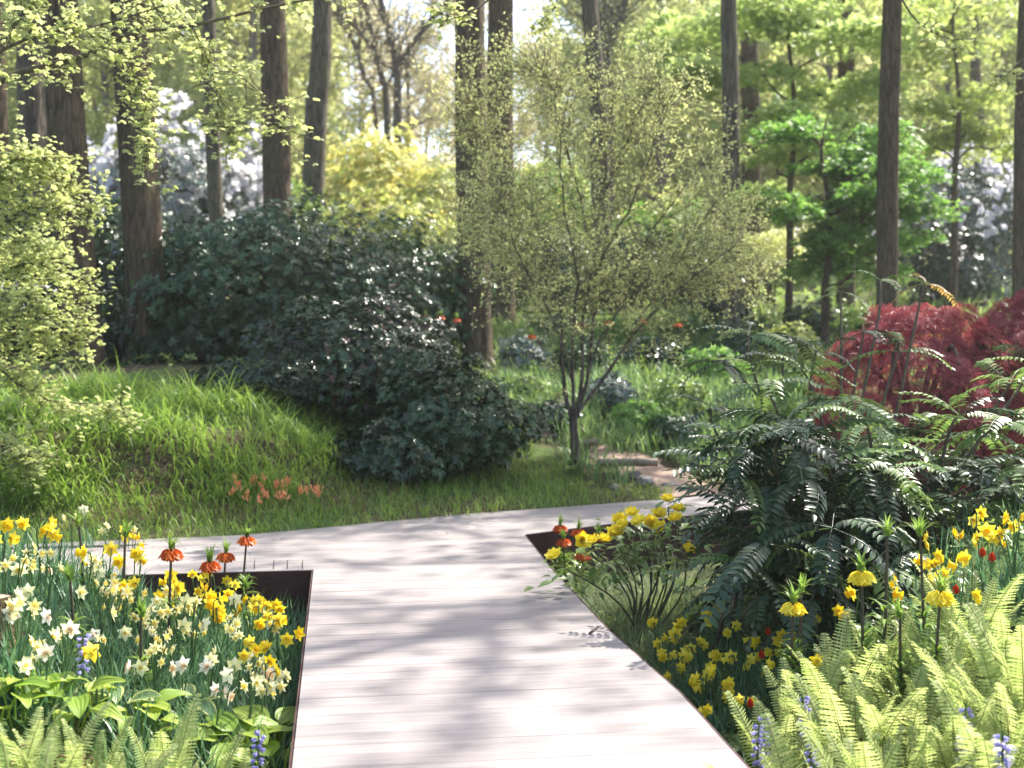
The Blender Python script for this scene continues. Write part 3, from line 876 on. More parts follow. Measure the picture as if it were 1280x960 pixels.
# ------------------------------------------------------------------ the little olive tree in the middle
def olive_tree():
    D = 12.2
    foot = hit(718, 592)
    D = foot[1]
    root = thing('small_ornamental_tree', 'slender multi-stemmed small tree with airy olive-green crown beside the dirt path', 'tree', foot)
    def q(px, py, off=0.0):
        return at(px, py, D + off) - foot
    g = Geo()
    tr = trunk_geo(g, [(0, 0, -.1), q(719, 560), q(717, 535), q(716, 515)], [.052, .043, .042, .047], sides=12, n=14, flare=1.3, seed=77)
    obj('trunk', g.mesh('trunk'), M['bark_grey'], root)
    limbs = [
        ([(716, 522, 0), (704, 480, .05), (702, 430, .1), (700, 370, .1), (682, 300, .2), (645, 235, .3), (605, 195, .35)], .036),
        ([(717, 520, 0), (714, 470, -.1), (716, 400, -.2), (722, 340, -.3), (706, 270, -.4), (700, 190, -.5), (712, 120, -.5)], .028),
        ([(720, 520, 0), (727, 460, .15), (728, 400, .3), (742, 330, .4), (752, 250, .5), (760, 160, .5), (765, 80, .5)], .032),
        ([(722, 522, 0), (735, 500, 0), (768, 455, -.1), (800, 408, -.15), (840, 368, -.2), (880, 335, -.3), (915, 310, -.3)], .03),
        ([(722, 518, 0), (738, 450, .2), (742, 395, .3), (785, 330, .5), (840, 255, .6), (890, 190, .7)], .028),
        ([(728, 400, .3), (745, 340, .1), (790, 250, -.2), (820, 170, -.4), (830, 130, -.4)], .02),
        ([(700, 380, .1), (665, 345, .3), (620, 310, .6), (585, 285, .7)], .018),
        ([(706, 330, .1), (672, 290, -.2), (640, 270, -.6), (600, 262, -.8)], .016),
        ([(790, 415, -.1), (830, 350, .2), (870, 290, .5), (900, 245, .7)], .018),
        ([(716, 480, -.1), (700, 420, -.4), (665, 350, -.8), (640, 300, -1.0), (625, 240, -1.1)], .018),
        ([(738, 450, .2), (780, 380, .7), (850, 310, 1.1), (905, 270, 1.2)], .018),
        ([(742, 330, .4), (725, 250, .9), (700, 160, 1.1), (680, 130, 1.1)], .018),
        ([(840, 368, -.2), (885, 350, .2), (925, 335, .4)], .012),
        ([(752, 250, .5), (790, 160, .2), (815, 110, .1)], .014), ([(712, 200, -.5), (690, 110, -.5), (672, 85, -.5)], .012), ([(640, 240, .3), (600, 170, .1), (585, 130, .1)], .012),
    ]
    gl = Geo(); gt = Geo(); gf = Geo()
    lf = leaf2(.55, .12)
    for pts, r in limbs:
        c = curve_pts([q(*p) for p in pts], 16)
        c = c + rng.normal(0, .012, c.shape); c[0] = q(*pts[0])
        tube(gl, c, np.linspace(r * .75, .005, 16), 7)
        for k in range(6 if len(pts) > 5 else 3, 16):
            for _ in range(5):
                dv = norm(c[k] - c[k - 1]) * .8 + rng.normal(0, .75, 3) * [1, 1, .8]
                b = wig(c[k], dv, rng.uniform(.35, .75), 6, .16, .015)
                tube(gt, b, np.linspace(.0055, .002, 7), 3)
                for _ in range(5):
                    j = rng.integers(1, 7)
                    t = wig(b[j], norm(b[-1] - b[0]) + rng.normal(0, .6, 3), rng.uniform(.15, .32), 4, .2)
                    tube(gt, t, np.linspace(.0025, .0012, 5), 3)
                    m = 8
                    pos = t[rng.integers(1, 5, m)] + rng.normal(0, .010, (m, 3))
                    scatter(gf, lf, pos, frames(rdirs(m) + [0, 0, .2], rdirs(m) + [0, 0, .8]), .033 * rng.uniform(.6, 1.3, m))
    obj('limbs', gl.mesh('limbs'), M['bark_grey'], root)
    obj('twigs', gt.mesh('twigs'), M['twig_olive'], root)
    obj('crown', gf.mesh('crown', False), M['olive'], root)
olive_tree()

# ------------------------------------------------------------------ maples
MAPLE = star_leaf(5, .3)
def maple(name, label, foot, tiers, leaf_s, mat, stems, n_scale=1.0, seed=0, group=None, thin=.07):
    """tiers: (centre xyz relative to foot, rx, ry, leaves) flat drooping layers of foliage"""
    global rng
    keep = rng; rng = np.random.default_rng(700 + seed)
    root = thing(name, label, 'tree', foot, group=group)
    g = Geo(); gf = Geo()
    big = tiers; tiers = []; src = []
    for (c, rx, ry, n) in big:            # each layer breaks into smaller overlapping fans
        for q in range(4):
            o_ = rng.normal(0, .5, 3) * [rx, ry, .32 * rx]
            tiers.append((np.array(c) + o_, rx * rng.uniform(.4, .62), ry * rng.uniform(.4, .62), n * .3)); src.append(np.array(c, float))
    fork = np.array([0, 0, stems])
    tube(g, curve_pts([(0, 0, -.1), (.03, .02, stems * .5), fork], 6), np.linspace(.09, .07, 6), 9)
    top = max(float(c[0][2]) for c in big)
    lead = curve_pts([fork, fork + [.1, .05, (top - stems) * .4], fork + [-.08, 0, (top - stems) * .8], fork + [0, 0, top - stems]], 12)
    tube(g, lead, np.linspace(.07, .015, 12), 7)
    for (c, rx, ry, n) in big:
        c = np.array(c, float)
        k = int(np.argmin(np.abs(lead[:, 2] - (c[2] - .45 * np.linalg.norm(c[:2])))))
        q = rng.normal(0, .12, 3)
        tube(g, curve_pts([lead[k], lead[k] * .6 + c * .4 + q * .7, lead[k] * .25 + c * .75 - q, c], 9), np.linspace(.03, .01, 9), 6)
    for (c, rx, ry, n), s0 in zip(tiers, src):
        c = np.array(c, float)
        tube(g, curve_pts([s0, (s0 + c) / 2 + rng.normal(0, .06, 3), c], 5), np.linspace(.01, .005, 5), 4)
        nt = 5
        for i in range(nt):
            a = i * 6.28 / nt + rng.uniform(-.3, .3); rr = rng.uniform(.7, 1.0)
            e = c + [math.cos(a) * rx * rr, math.sin(a) * ry * rr, -.12 * max(rx, ry)]
            t = curve_pts([c, (c + e) / 2 + [0, 0, .06], e], 6)
            tube(g, t, np.linspace(.006, .002, 6), 3)
        m = int(n * n_scale)
        a = rng.uniform(0, 6.28, m); q = np.sqrt(rng.random(m)); lump = 1 + .24 * np.sin(a * 3 + rng.uniform(0, 6)) + .2 * np.sin(a * 7 + rng.uniform(0, 6)) + .12 * np.sin(a * 13)
        x = np.cos(a) * q * rx * lump; y = np.sin(a) * q * ry * lump
        z = -.3 * max(rx, ry) * q ** 2.2 + .12 * max(rx, ry) * np.sin(a * 4 + rng.uniform(0, 6)) * q + rng.normal(0, thin * max(rx, .6), m) + .05 * np.sin(x * 7) * np.cos(y * 6)
        pos = c + np.stack([x, y, z], -1)
        dd = np.stack([x, y, 0 * x], -1) / max(rx, ry) + rng.normal(0, .7, (m, 3)) + [0, 0, -.35]
        up = rng.normal(0, .35, (m, 3)) + [0, 0, 1]
        scatter(gf, MAPLE, pos, frames(dd, up), leaf_s * rng.uniform(.6, 1.2, m))
    obj('trunk', g.mesh('trunk'), M['bark'], root)
    obj('crown', gf.mesh('crown', False), M[mat], root)
    rng = keep
    return root

def tiers_px(foot, d, rows):
    out = []
    for px, py, off, rx_px, ry, n in rows:
        out.append((at(px, py, d + off) - foot, rx_px * mpp(d + off), ry, n))
    return out

f = under(1030, 21)
maple('green_maple', 'layered bright green maple standing right of centre', f, tiers_px(f, 21, [
    (1075, 215, 0, 95, .9, 2400), (1020, 245, -.4, 70, .8, 1700), (1115, 255, -.2, 60, .8, 1500), (1050, 195, .5, 75, .9, 1700), (1120, 300, .2, 50, .6, 1000), (1060, 280, .1, 70, .8, 1300),
    (1010, 300, .3, 55, .7, 1000), (1000, 170, .8, 60, .8, 1100), (1090, 330, .4, 60, .6, 800), (1140, 225, .6, 35, .6, 700), (1080, 165, .9, 60, .7, 900)]), .105, 'maple', 1.2, 1.0, 1, thin=.09)
f = under(985, 25)
maple('green_maple', 'taller lime-green maple whose crown fills the top right of centre', f, tiers_px(f, 25, [
    (1000, 40, 0, 120, 1.5, 2300), (940, 90, -.6, 90, 1.3, 1900), (1050, 110, .3, 90, 1.3, 1900), (980, 150, -.4, 100, 1.3, 1900), (880, 60, .4, 80, 1.3, 1500), (1080, 40, -.5, 80, 1.2, 1500),
    (930, 10, .5, 90, 1.3, 1500), (1040, -20, 0, 120, 1.5, 1600), (960, 200, .4, 80, 1.0, 1200), (860, 110, 0, 60, 1.0, 1000), (1060, 165, -1.0, 70, 1, 1000), (845, 30, .8, 45, 1, 700)]), .14, 'maple_lime', 2.6, .85, 2, thin=.1)
f = under(1190, 26)
maple('green_maple', 'loose yellow-green young tree at the upper right edge', f, tiers_px(f, 26, [
    (1190, 60, 0, 70, 1.2, 500), (1240, 30, .4, 60, 1.0, 500), (1170, 130, -.4, 60, 1.0, 500), (1235, 110, -.5, 60, 1.0, 520), (1150, 20, .5, 60, 1.0, 450), (1255, 170, 0, 40, .8, 350),
    (1200, 5, .8, 80, 1.2, 500), (1160, 175, .6, 45, .8, 350), (1215, 160, .3, 45, .8, 350)]), .14, 'lime_high', 3.0, 1.0, 3, thin=.12)
# multi-stemmed shrub at the feet of the maple
f = hit(962, 385)
rt2 = thing('multistem_shrub', 'cluster of thin dark stems under a pale green crown, left of the green maple', 'shrub', f)
g = Geo()
for k in range(7):
    a = k * .9; e = np.array([math.cos(a) * .35 + (k - 3) * .06, math.sin(a) * .3, 1.05])
    tube(g, curve_pts([((k - 3) * .05, math.sin(a) * .06, -.05), e * [.3, .3, .55], e], 7), np.linspace(.03, .012, 7), 6)
obj('stems', g.mesh('stems'), M['twig'], rt2)
gf = Geo(); pts, nn = lumpy(900, (.9, .7, .55), 14, 5, .7, -.6)
scatter(gf, ROS5, pts + [0, 0, 1.35], frames(nn + rng.normal(0, .5, nn.shape), rdirs(len(nn))), .075)
obj('foliage', gf.mesh('foliage', False), M['olive'], rt2)

def red_maple(label, px, py_top, d, half_px, seed):
    """low weeping dome of cut red leaves"""
    global rng
    keep = rng; rng = np.random.default_rng(800 + seed)
    b = under(px, d); H = at(px, py_top, d)[2] - b[2]; rx = half_px * mpp(d)
    root = thing('red_maple', label, 'shrub', b, group='red cut-leaf maples')
    g = Geo()
    for k in range(8):
        a = k * .8 + .2; e = np.array([math.cos(a) * rx * .7, math.sin(a) * rx * .5, H * .8])
        c = curve_pts([(0, 0, -.1), (math.cos(a) * .08, math.sin(a) * .08, H * .45), e, e + [math.cos(a) * rx * .2, math.sin(a) * .1, -H * .2]], 10)
        tube(g, c, np.linspace(.045, .008, 10), 6)
    obj('branches', g.mesh('branches'), M['bark'], root)
    gf = Geo()
    n = 11000
    pts, nn = lumpy(n, (1, 1, 1), 60, 800 + seed, .22, -.8)
    pts = pts / np.linalg.norm(pts, axis=1, keepdims=True) ** .55
    pts = pts * [rx, rx * .75, H * .48] + [0, 0, H * .5]
    dd = nn * [1, 1, 0] + rng.normal(0, .35, nn.shape) + [0, 0, -.75]
    scatter(gf, star_leaf(5, .13), pts, frames(dd, nn + rng.normal(0, .3, nn.shape)), .085 * rng.uniform(.7, 1.3, len(pts)))
    obj('crown', gf.mesh('crown', False), M['red_maple'], root)
    rng = keep
red_maple('larger dome of crimson cut-leaf maple behind the pinnate shrub', 1145, 366, 11.2, 118, 1)
red_maple('crimson cut-leaf maple running out of the right edge', 1290, 362, 11.6, 105, 2)

# ------------------------------------------------------------------ far trees and the wood behind
def bare_tree(label, pts_list, d, seed):
    foot = under(pts_list[0][0][0], d)
    root = thing('bare_tree', label, 'tree', foot, group='bare spring trees far back')
    g = Geo(); gt = Geo(); gf = Geo()
    for j, (pts, w) in enumerate(zip([p[:-1] for p in pts_list], [p[-1] for p in pts_list])):
        c = [at(x, y, d) - foot for x, y in pts]
        if j == 0: c = [np.array([0, 0, -.2])] + c
        c = curve_pts(c, 12)
        tube(g if j == 0 else gt, c, np.linspace(w * mpp(d) / 2, w * mpp(d) * .3, 12), 8)
        for k in range(3, 12):
            for _ in range(3):
                t = wig(c[k], norm(c[k] - c[k - 1]) + rng.normal(0, .6, 3), rng.uniform(1.0, 2.2), 6, .18, .03)
                tube(gt, t, np.linspace(.03, .008, 7), 4)
                for _ in range(3):
                    u = wig(t[rng.integers(2, 7)], rng.normal(0, 1, 3) + [0, 0, .5], rng.uniform(.5, 1.1), 4, .2)
                    tube(gt, u, np.linspace(.012, .005, 5), 3)
                    scatter(gf, leaf2(.7, .05), u[1:] + rng.normal(0, .12, (4, 3)), frames(rdirs(4), rdirs(4)), .1 * rng.uniform(.6, 1.2, 4))
    obj('trunk', g.mesh('trunk'), M['bark_grey'], root)
    obj('limbs', gt.mesh('limbs'), M['bark_grey'], root)
    obj('crown', gf.mesh('crown', False), M['far_tan'], root)
bare_tree('forked bare grey tree above the yellow shrubs, its limb slanting right', [((497, 130), (497, 90), (496, 80), 12), ((496, 85), (488, 50), (478, 12), (470, -30), 9), ((497, 85), (515, 55), (540, 25), (560, 0), (580, -25), 7)], 40, 1)
bare_tree('leaning bare grey tree left of the forked one', [((484, 135), (478, 100), (470, 70), (462, 30), (455, -10), 10), ((470, 70), (450, 40), (430, 20), (415, 5), 5)], 42, 2)
bare_tree('thin crooked bare tree beside the leaning trunk', [((470, 140), (455, 95), (445, 60), (425, 25), (400, 0), 7), ((447, 70), (452, 30), (450, -10), 5)], 44, 3)
bare_tree('forking dark trunk at the top behind the olive crown', [((760, 150), (757, 70), (755, 30), 16), ((756, 60), (775, 20), (790, -20), 9), ((755, 50), (740, 10), (735, -20), 9)], 38, 4)

FAR = combine([xf(leaf2(.7, .08), rotz(a) @ rotx(b), s, o) for a, b, s, o in ((0, .2, 1, (0, 0, 0)), (1.9, .5, .8, (.5, .2, .1)), (3.6, -.3, .9, (-.3, -.5, .2)), (5.0, .7, .7, (.1, .6, -.3)))])
def far_mesh(seed, n, mat):
    r = np.random.default_rng(seed)
    gl, gf = Geo(), Geo()
    tube(gl, curve_pts([(0, 0, -.3), (.1, 0, 4), (-.1, .1, 9), (.1, 0, 15)], 14), np.linspace(.24, .04, 14), 8)
    for i in range(46):
        z = r.uniform(2.2, 14); a = r.uniform(0, 6.28); ln = r.uniform(1.6, 3.6) * (1.1 - abs(z - 7) / 14)
        d = norm(np.array([math.cos(a), math.sin(a), r.uniform(.2, .9)]))
        b = np.array([[.02, 0, z] + d * ln * t + r.normal(0, .07, 3) * (t > 0) for t in np.linspace(0, 1, 6)])
        tube(gl, b, np.linspace(.05, .012, 6), 4)
        for k in range(2, 6):
            for _ in range(2):
                e = b[k] + norm(d + r.normal(0, .7, 3)) * r.uniform(.5, 1.2)
                tube(gl, [b[k], (b[k] + e) / 2 + r.normal(0, .06, 3), e], [.012, .009, .005], 3)
                m = n
                t = r.random((m, 1)); pos = b[k] * (1 - t) + e * t + r.normal(0, .3, (m, 3))
                dd = norm(r.normal(size=(m, 3))); uu = norm(r.normal(size=(m, 3)))
                scatter(gf, FAR, pos, frames(dd, uu), .22 * r.uniform(.6, 1.3, m), r.random(m))
    return gl.mesh('far_trunk'), gf.mesh('far_crown', False)
FARM = [far_mesh(40 + k, 12, None) for k in range(3)]
FARB = [far_mesh(50 + k, 5, None) for k in range(2)]
r_ = random.Random(9)
far_labels = []
from collections import defaultdict
ORD = ['first', 'second', 'third', 'fourth', 'fifth', 'sixth', 'seventh', 'eighth', 'ninth', 'tenth', 'eleventh', 'twelfth', 'thirteenth', 'fourteenth', 'fifteenth', 'sixteenth', 'seventeenth', 'eighteenth', 'nineteenth', 'twentieth'] + ['number %d' % q for q in range(21, 80)]
cnt = defaultdict(int)
def ordn(k):
    if k <= 20: return ORD[k - 1]
    return ['twenty', 'thirty', 'forty'][k // 10 - 2] + ('-' + ORD[k % 10 - 1] if k % 10 else 'th')
for row, (d, n, sp) in enumerate(((44, 15, 118), (54, 16, 105), (68, 18, 92))):
    for i in range(n):
        px = -120 + (i + r_.uniform(.15, .85)) * 1520 / n
        dd = d + r_.uniform(-3, 3)
        bare = 420 < px < 720
        if row == 0 and 410 < px < 700: continue
        b = under(px, dd)
        side = 'left' if px < 420 else ('middle' if px < 760 else 'right')
        what = 'tan half-bare' if bare else 'fresh yellow-green'
        rowt = ('nearest row of the wood', 'second row of the wood', 'farthest row of the wood')[row]
        cnt[row] += 1
        o = thing('woodland_tree', '%s far tree, %s from the left in the %s' % (what, ORD[cnt[row] - 1], rowt), 'tree', b, (0, 0, r_.uniform(0, 6.28)), r_.uniform(.8, 1.15), 'far %s trees %s %s' % (what, side, row))
        lm, fm = (FARB if bare else FARM)[i % (2 if bare else 3)]
        t = obj('trunk', lm, M['bark_far'], o)
        c = bpy.data.objects.new('crown', fm); COL.objects.link(c); c.parent = o
        if len(fm.materials) == 0: fm.materials.append(M['far_tan'] if bare else M['far_leaf'])
# undergrowth closing the view between the far trunks
g = Geo()
for k in range(3):
    n = 9000
    d = rng.uniform(46, 95, n); px = rng.uniform(-150, 1430, n)
    x = d * (px - 640) / FPX; z = zt(x, d) + rng.random(n) ** 1.6 * np.where((px > 380) & (px < 760), 7.5, 16) * (d / 80)
    pos = np.stack([x, d, z], -1)
    scatter(g, FAR, pos, frames(rdirs(n), rdirs(n) + [0, 0, .8]), .42 * rng.uniform(.6, 1.2, n))
tag(obj('undergrowth', g.mesh('undergrowth', False), M['far_leaf']), 'undergrowth with backlight-paled leaves closing the far wood', 'undergrowth', None, 'stuff')
# ------------------------------------------------------------------ overhanging lime-leaved branches, left
LIME_T = combine([xf(leaf_flat(.8, .25), rotz(a) @ rotx(b), s) for a, b, s in ((0, -.3, 1), (1.25, -.1, .9), (-1.2, -.2, .9), (2.6, .3, .7), (-2.5, .1, .75))])
def leafy_limb(gl, gt, gf, c, r0, r1, side, per, ls, spread=.5, start=2, droop=-.02, leafy=LIME_T):
    n = len(c)
    tube(gl, c, np.linspace(r0, r1, n), 7)
    for k in range(start, n):
        for _ in range(side):
            t = wig(c[k], norm(c[k] - c[k - 1]) * .6 + rng.normal(0, .7, 3), rng.uniform(.35, 1.0) * spread, 6, .17, droop)
            tube(gt, t, np.linspace(.006, .002, 7), 3)
            m = per
            pos = t[rng.integers(1, 7, m)] + rng.normal(0, .035, (m, 3))
            scatter(gf, leafy, pos, frames(rdirs(m) * [1, 1, .5] + [0, 0, .15], rdirs(m) * .5 + [0, 0, 1]), ls * rng.uniform(.6, 1.25, m))

def lime_tree():
    base = np.array([-4.9, 9.1, float(zt(-4.9, 9.1))])
    root = thing('young_beech', 'young beech with lime leaves whose long branch crosses the top left corner', 'tree', base)
    g, gt, gf = Geo(), Geo(), Geo()
    trunk_geo(g, [(0, 0, -.1), (.05, 0, 1.5), (-.05, .1, 3.4), (.1, 0, 6.0)], [.09, .085, .07, .03], sides=12, n=16, seed=31)
    obj('trunk', g.mesh('trunk'), M['bark'], root)
    gl = Geo()
    def L(p): return curve_pts([np.array(q) for q in p], 16)
    def w(px, py, d): return at(px, py, d) - base
    leafy_limb(gl, gt, gf, L([(-.02, .05, 3.0), w(0, 100, 9.3), w(110, 68, 9.4), w(160, 42, 9.5), w(240, 32, 9.8), w(340, 8, 10.1), w(430, -8, 10.3)]), .03, .008, 3, 13, .036, .5)
    leafy_limb(gl, gt, gf, L([(0, .05, 3.2), w(0, 64, 8.8), w(60, 42, 8.8), w(130, 30, 8.9), w(210, 5, 9.0)]), .016, .005, 3, 12, .036, .5)
    leafy_limb(gl, gt, gf, L([(0, .05, 3.1), w(0, 55, 9.8), w(20, 30, 9.9), w(45, 2, 10), w(70, -30, 10)]), .014, .005, 3, 12, .036, .5)
    leafy_limb(gl, gt, gf, L([w(160, 42, 9.5), w(190, 20, 9.7), w(250, 60, 9.9), w(330, 120, 10.1), w(350, 160, 10.1)]), .008, .003, 3, 9, .036, .45)
    leafy_limb(gl, gt, gf, L([w(130, 55, 9.4), w(170, 90, 9.2), w(180, 140, 9.1), w(190, 185, 9.1)]), .008, .003, 3, 9, .036, .4)
    leafy_limb(gl, gt, gf, L([w(240, 32, 9.8), w(265, 90, 9.8), w(275, 140, 9.9), w(290, 180, 9.9)]), .007, .003, 3, 9, .036, .4)
    obj('limbs', gl.mesh('limbs'), M['twig'], root)
    tag(obj('twigs', gt.mesh('twigs'), M['twig'], root), kind='stuff')
    obj('crown', gf.mesh('crown', False), M['lime'], root)
    # sapling standing by the left edge
    base = np.array([-4.65, 10.6, float(zt(-4.65, 10.6))])
    root = thing('beech_sapling', 'lime-leaved sapling leaning in from the left edge over the grass mound', 'tree', base)
    g, gl, gt, gf = Geo(), Geo(), Geo(), Geo()
    trunk_geo(g, [(0, 0, -.1), (.03, 0, .8), (-.03, .05, 1.7), (.1, 0, 2.6)], [.04, .035, .028, .012], sides=9, n=12, seed=32)
    obj('trunk', g.mesh('trunk'), M['bark'], root)
    for pts in ([(0, 0, .9), w(10, 470, 10.4), w(60, 500, 10.3), w(150, 505, 10.2)], [(0, 0, 1.1), w(0, 420, 10.5), w(50, 415, 10.4), w(95, 425, 10.3)], [(0, 0, 1.5), w(0, 340, 10.6), w(50, 330, 10.5), w(105, 370, 10.4)],
                [(0, 0, 1.8), w(-5, 290, 10.3), w(40, 260, 10.3), w(110, 270, 10.2)], [(0, 0, 2.1), w(0, 240, 10.6), w(45, 215, 10.6), w(80, 235, 10.6)], [(0, 0, 1.3), w(-10, 380, 10.2), w(30, 370, 10.0), w(60, 400, 10)],
                [(0, 0, .8), w(-10, 540, 10.2), w(10, 560, 10.0), w(35, 575, 10)], [(0, 0, 1.4), w(-10, 330, 11), w(20, 300, 11.2), w(60, 310, 11.2)], [(0, 0, 2.3), w(-5, 225, 10.2), w(20, 200, 10.2), w(60, 200, 10.2)]):
        leafy_limb(gl, gt, gf, L(pts), .012, .003, 4, 14, .034, .42, 3)
    obj('limbs', gl.mesh('limbs'), M['twig'], root)
    obj('twigs', gt.mesh('twigs'), M['twig'], root)
    obj('crown', gf.mesh('crown', False), M['lime'], root)
    # sprays hanging at the top middle and right from limbs above the frame
    base = np.array([2.0, 12.5, float(zt(2, 12.5))])
lime_tree()

def hanging_branch(tree_px, d, z, label, pts):
    b = at(pts[0][0], pts[0][1], pts[0][2])
    root = thing('overhanging_branch', label, 'branch', b)
    gl, gt, gf = Geo(), Geo(), Geo()
    c = curve_pts([at(*p) - b for p in pts], 14)
    leafy_limb(gl, gt, gf, c, .012, .003, 2, 6, .04, .3, 7)
    obj('twigs', gl.mesh('twigs'), M['twig'], root)
    gl2 = gt.mesh('side_twigs'); obj('side_twigs', gl2, M['twig'], root)
    obj('leaves', gf.mesh('leaves', False), M['lime'], root)
hanging_branch(0, 0, 0, 'thin twig with a tuft of lime leaves crossing the twin trunks at the top', [(640, -30, 10.2), (610, 0, 10.1), (590, 14, 10), (570, 22, 10), (548, 16, 9.9)])
hanging_branch(0, 0, 0, 'dark curved twig with few leaves hanging at the top right', [(1110, -40, 11), (1128, 0, 11), (1150, 30, 11), (1185, 48, 11), (1220, 48, 11)])
hanging_branch(0, 0, 0, 'leafy twig hanging in from the top right corner', [(1330, 20, 11.5), (1290, 60, 11.4), (1262, 90, 11.3), (1245, 95, 11.3)])
hanging_branch(0, 0, 0, 'leafy twig hanging at the top edge right of the twin trunks', [(720, -50, 11), (700, -10, 11), (690, 15, 11), (672, 25, 11)])

# ------------------------------------------------------------------ grasses
def blades(g, base, length, width, lean, n_seg=3, droop=.9, dirs=None, rnd=None):
    """curved strap blades: arrays of base points, lengths, widths, lean (0 upright .. 1 flat)"""
    n = len(base)
    a = rng.uniform(0, 6.28, n) if dirs is None else dirs
    out = np.stack([np.cos(a), np.sin(a), 0 * a], -1)
    sd = np.stack([-np.sin(a), np.cos(a), 0 * a], -1)
    rows = []
    p = base.copy(); ang = lean * .6
    ts = np.linspace(0, 1, n_seg + 1)
    for i, t in enumerate(ts):
        wv = width * (1 - t ** 2.2) * (.75 + .25 * min(1, 4 * t + .2)) if t < 1 else width * 0
        if i < n_seg:
            rows.append(p - sd * (wv / 2)[:, None]); rows.append(p + sd * (wv / 2)[:, None])
            st = length / n_seg
            p = p + (out * np.sin(ang)[:, None] + np.array([0, 0, 1.0]) * np.cos(ang)[:, None]) * st[:, None]
            ang = ang + droop * lean + .08
        else:
            rows.append(p)
    k = 2 * n_seg + 1
    V = np.stack(rows, 1).reshape(-1, 3)
    Fq = np.array([[2 * i, 2 * i + 1, 2 * i + 3, 2 * i + 2] for i in range(n_seg - 1)])
    Ft = np.array([[2 * (n_seg - 1), 2 * (n_seg - 1) + 1, 2 * n_seg]])
    off = (np.arange(n) * k)[:, None, None]
    r = np.repeat(rng.random(n) if rnd is None else rnd, k)
    st0 = g.n
    g.V.append(V); g.r.append(r); g.e.append(np.zeros(len(V)))
    g.F.append((Fq[None] + off).reshape(-1, 4) + st0); g.F.append((Ft[None] + off).reshape(-1, 3) + st0)
    g.n += len(V)

def ground_pts(x, y, dz=-.02):
    return np.stack([x, y, zt(x, y) + dz], -1)

# long strap-leaved grass on the mound
g = Geo(); n = 34000
y = rng.uniform(9.3, 14.6, n); x = rng.uniform(-6.5, .4, n)
t = y - y_far(x)
dens = np.where(t < 1.0, .10, .95) * ss((-.9 - x) / 1.1)
dens = dens * (.45 + .55 * ss(1.2 * np.sin(x * 3.1 + y * 1.7) * np.sin(y * 4.3 - x * 1.1) + .6))
k = (t > .06) & (rng.random(n) < dens) & (t < 3.9)
x, y, t = x[k], y[k], t[k]
ln = np.where(t < 1.0, rng.uniform(.12, .25, len(x)), rng.uniform(.3, .54, len(x)) * (.5 + .5 * ss((-1.3 - x) / 1.3)))
dirs = np.where(t < 2.0, rng.normal(-1.57, .9, len(x)), rng.uniform(0, 6.28, len(x)))
ln = ln * (.62 + .5 * (np.sin(x * 3.1 + y * 1.7) * np.sin(y * 4.3 - x * 1.1) + .6)) * rng.uniform(.75, 1.1, len(x))
blades(g, ground_pts(x, y), ln, rng.uniform(.008, .017, len(x)), rng.uniform(.25, .9, len(x)), 4, .75, dirs)
tag(obj('long_grass', g.mesh('long_grass'), M['grass']), 'long bright green strap-leaved grass on the mound', 'grass', None, 'stuff')
g = Geo(); n = 800
x = rng.uniform(-5.2, -.9, n); y = y_far(x) + rng.uniform(.5, 1.5, n)
blades(g, ground_pts(x, y), rng.uniform(.12, .3, n), rng.uniform(.006, .012, n), rng.uniform(.5, 1.0, n), 3, .8, rng.normal(-1.57, .5, n))
tag(obj('dry_grass', g.mesh('dry_grass'), M['grass_dry']), 'withered brown leaves under the overhang of the mound', 'grass', None, 'stuff')
# finer grass between boardwalk, camellia and the little tree
g = Geo(); n = 26000
x = rng.uniform(-4.6, 1.6, n); y = rng.uniform(8.9, 14.5, n); t = y - y_far(x)
k = (t > .04) & ((t < 1.5) | (x > -.8)) & ~((x > .75) & (t > .5)) & ~((x > .25) & (t > 1.9)) 
k &= rng.random(n) < np.where(x > -1.2, .95, .85)
x, y = x[k], y[k]
blades(g, ground_pts(x, y), rng.uniform(.1, .24, len(x)), rng.uniform(.005, .009, len(x)), rng.uniform(.2, .9, len(x)), 3, .8)
tag(obj('fine_grass', g.mesh('fine_grass'), M['grass']), 'soft green grass fringing the far boardwalk edge', 'grass', None, 'stuff')
# meadow of strap leaves and leafy perennials beyond
def meadow(name, label, n, xr, yr, keepf, ln, wd, mat, seed, clump=0):
    g = Geo()
    r = np.random.default_rng(seed)
    x = r.uniform(*xr, n); y = r.uniform(*yr, n)
    k = keepf(x, y); x, y = x[k], y[k]
    if clump:
        m = clump
        x = np.repeat(x, m) + r.normal(0, .06, len(x) * m); y = np.repeat(y, m) + r.normal(0, .06, len(y) * m)
    blades(g, ground_pts(x, y), r.uniform(*ln, len(x)), r.uniform(*wd, len(x)), r.uniform(.15, .7, len(x)), 3, .7)
    tag(obj(name, g.mesh(name), M[mat]), label, 'grass', None, 'stuff')
def not_path(x, y): return ~((y < 13.6) & (np.abs((x - 1.9) - (12.2 - y) * .55) < .55)) & ~((x < .55) & (y < 14.5))
meadow('strap_leaf_meadow', 'blue-green strap leaves filling the slope behind the little tree', 1500, (-.2, 6.5), (12.2, 22), lambda x, y: not_path(x, y) & (y > y_far(x) + .5) & (x > -.3 + .0 * y), (.25, .48), (.012, .026), 'meadow_blue', 61, 9)
meadow('green_meadow', 'bright green leafy ground layer between the little tree and the hedge', 1600, (-1.5, 9), (13.5, 26), lambda x, y: not_path(x, y) & (y > y_far(x) + .8), (.15, .4), (.015, .035), 'meadow', 62, 8)
meadow('back_meadow', 'sunny green growth on the far ground right of the maple', 1500, (-14, 18), (24, 46), lambda x, y: x == x, (.2, .5), (.03, .06), 'meadow', 63, 7)
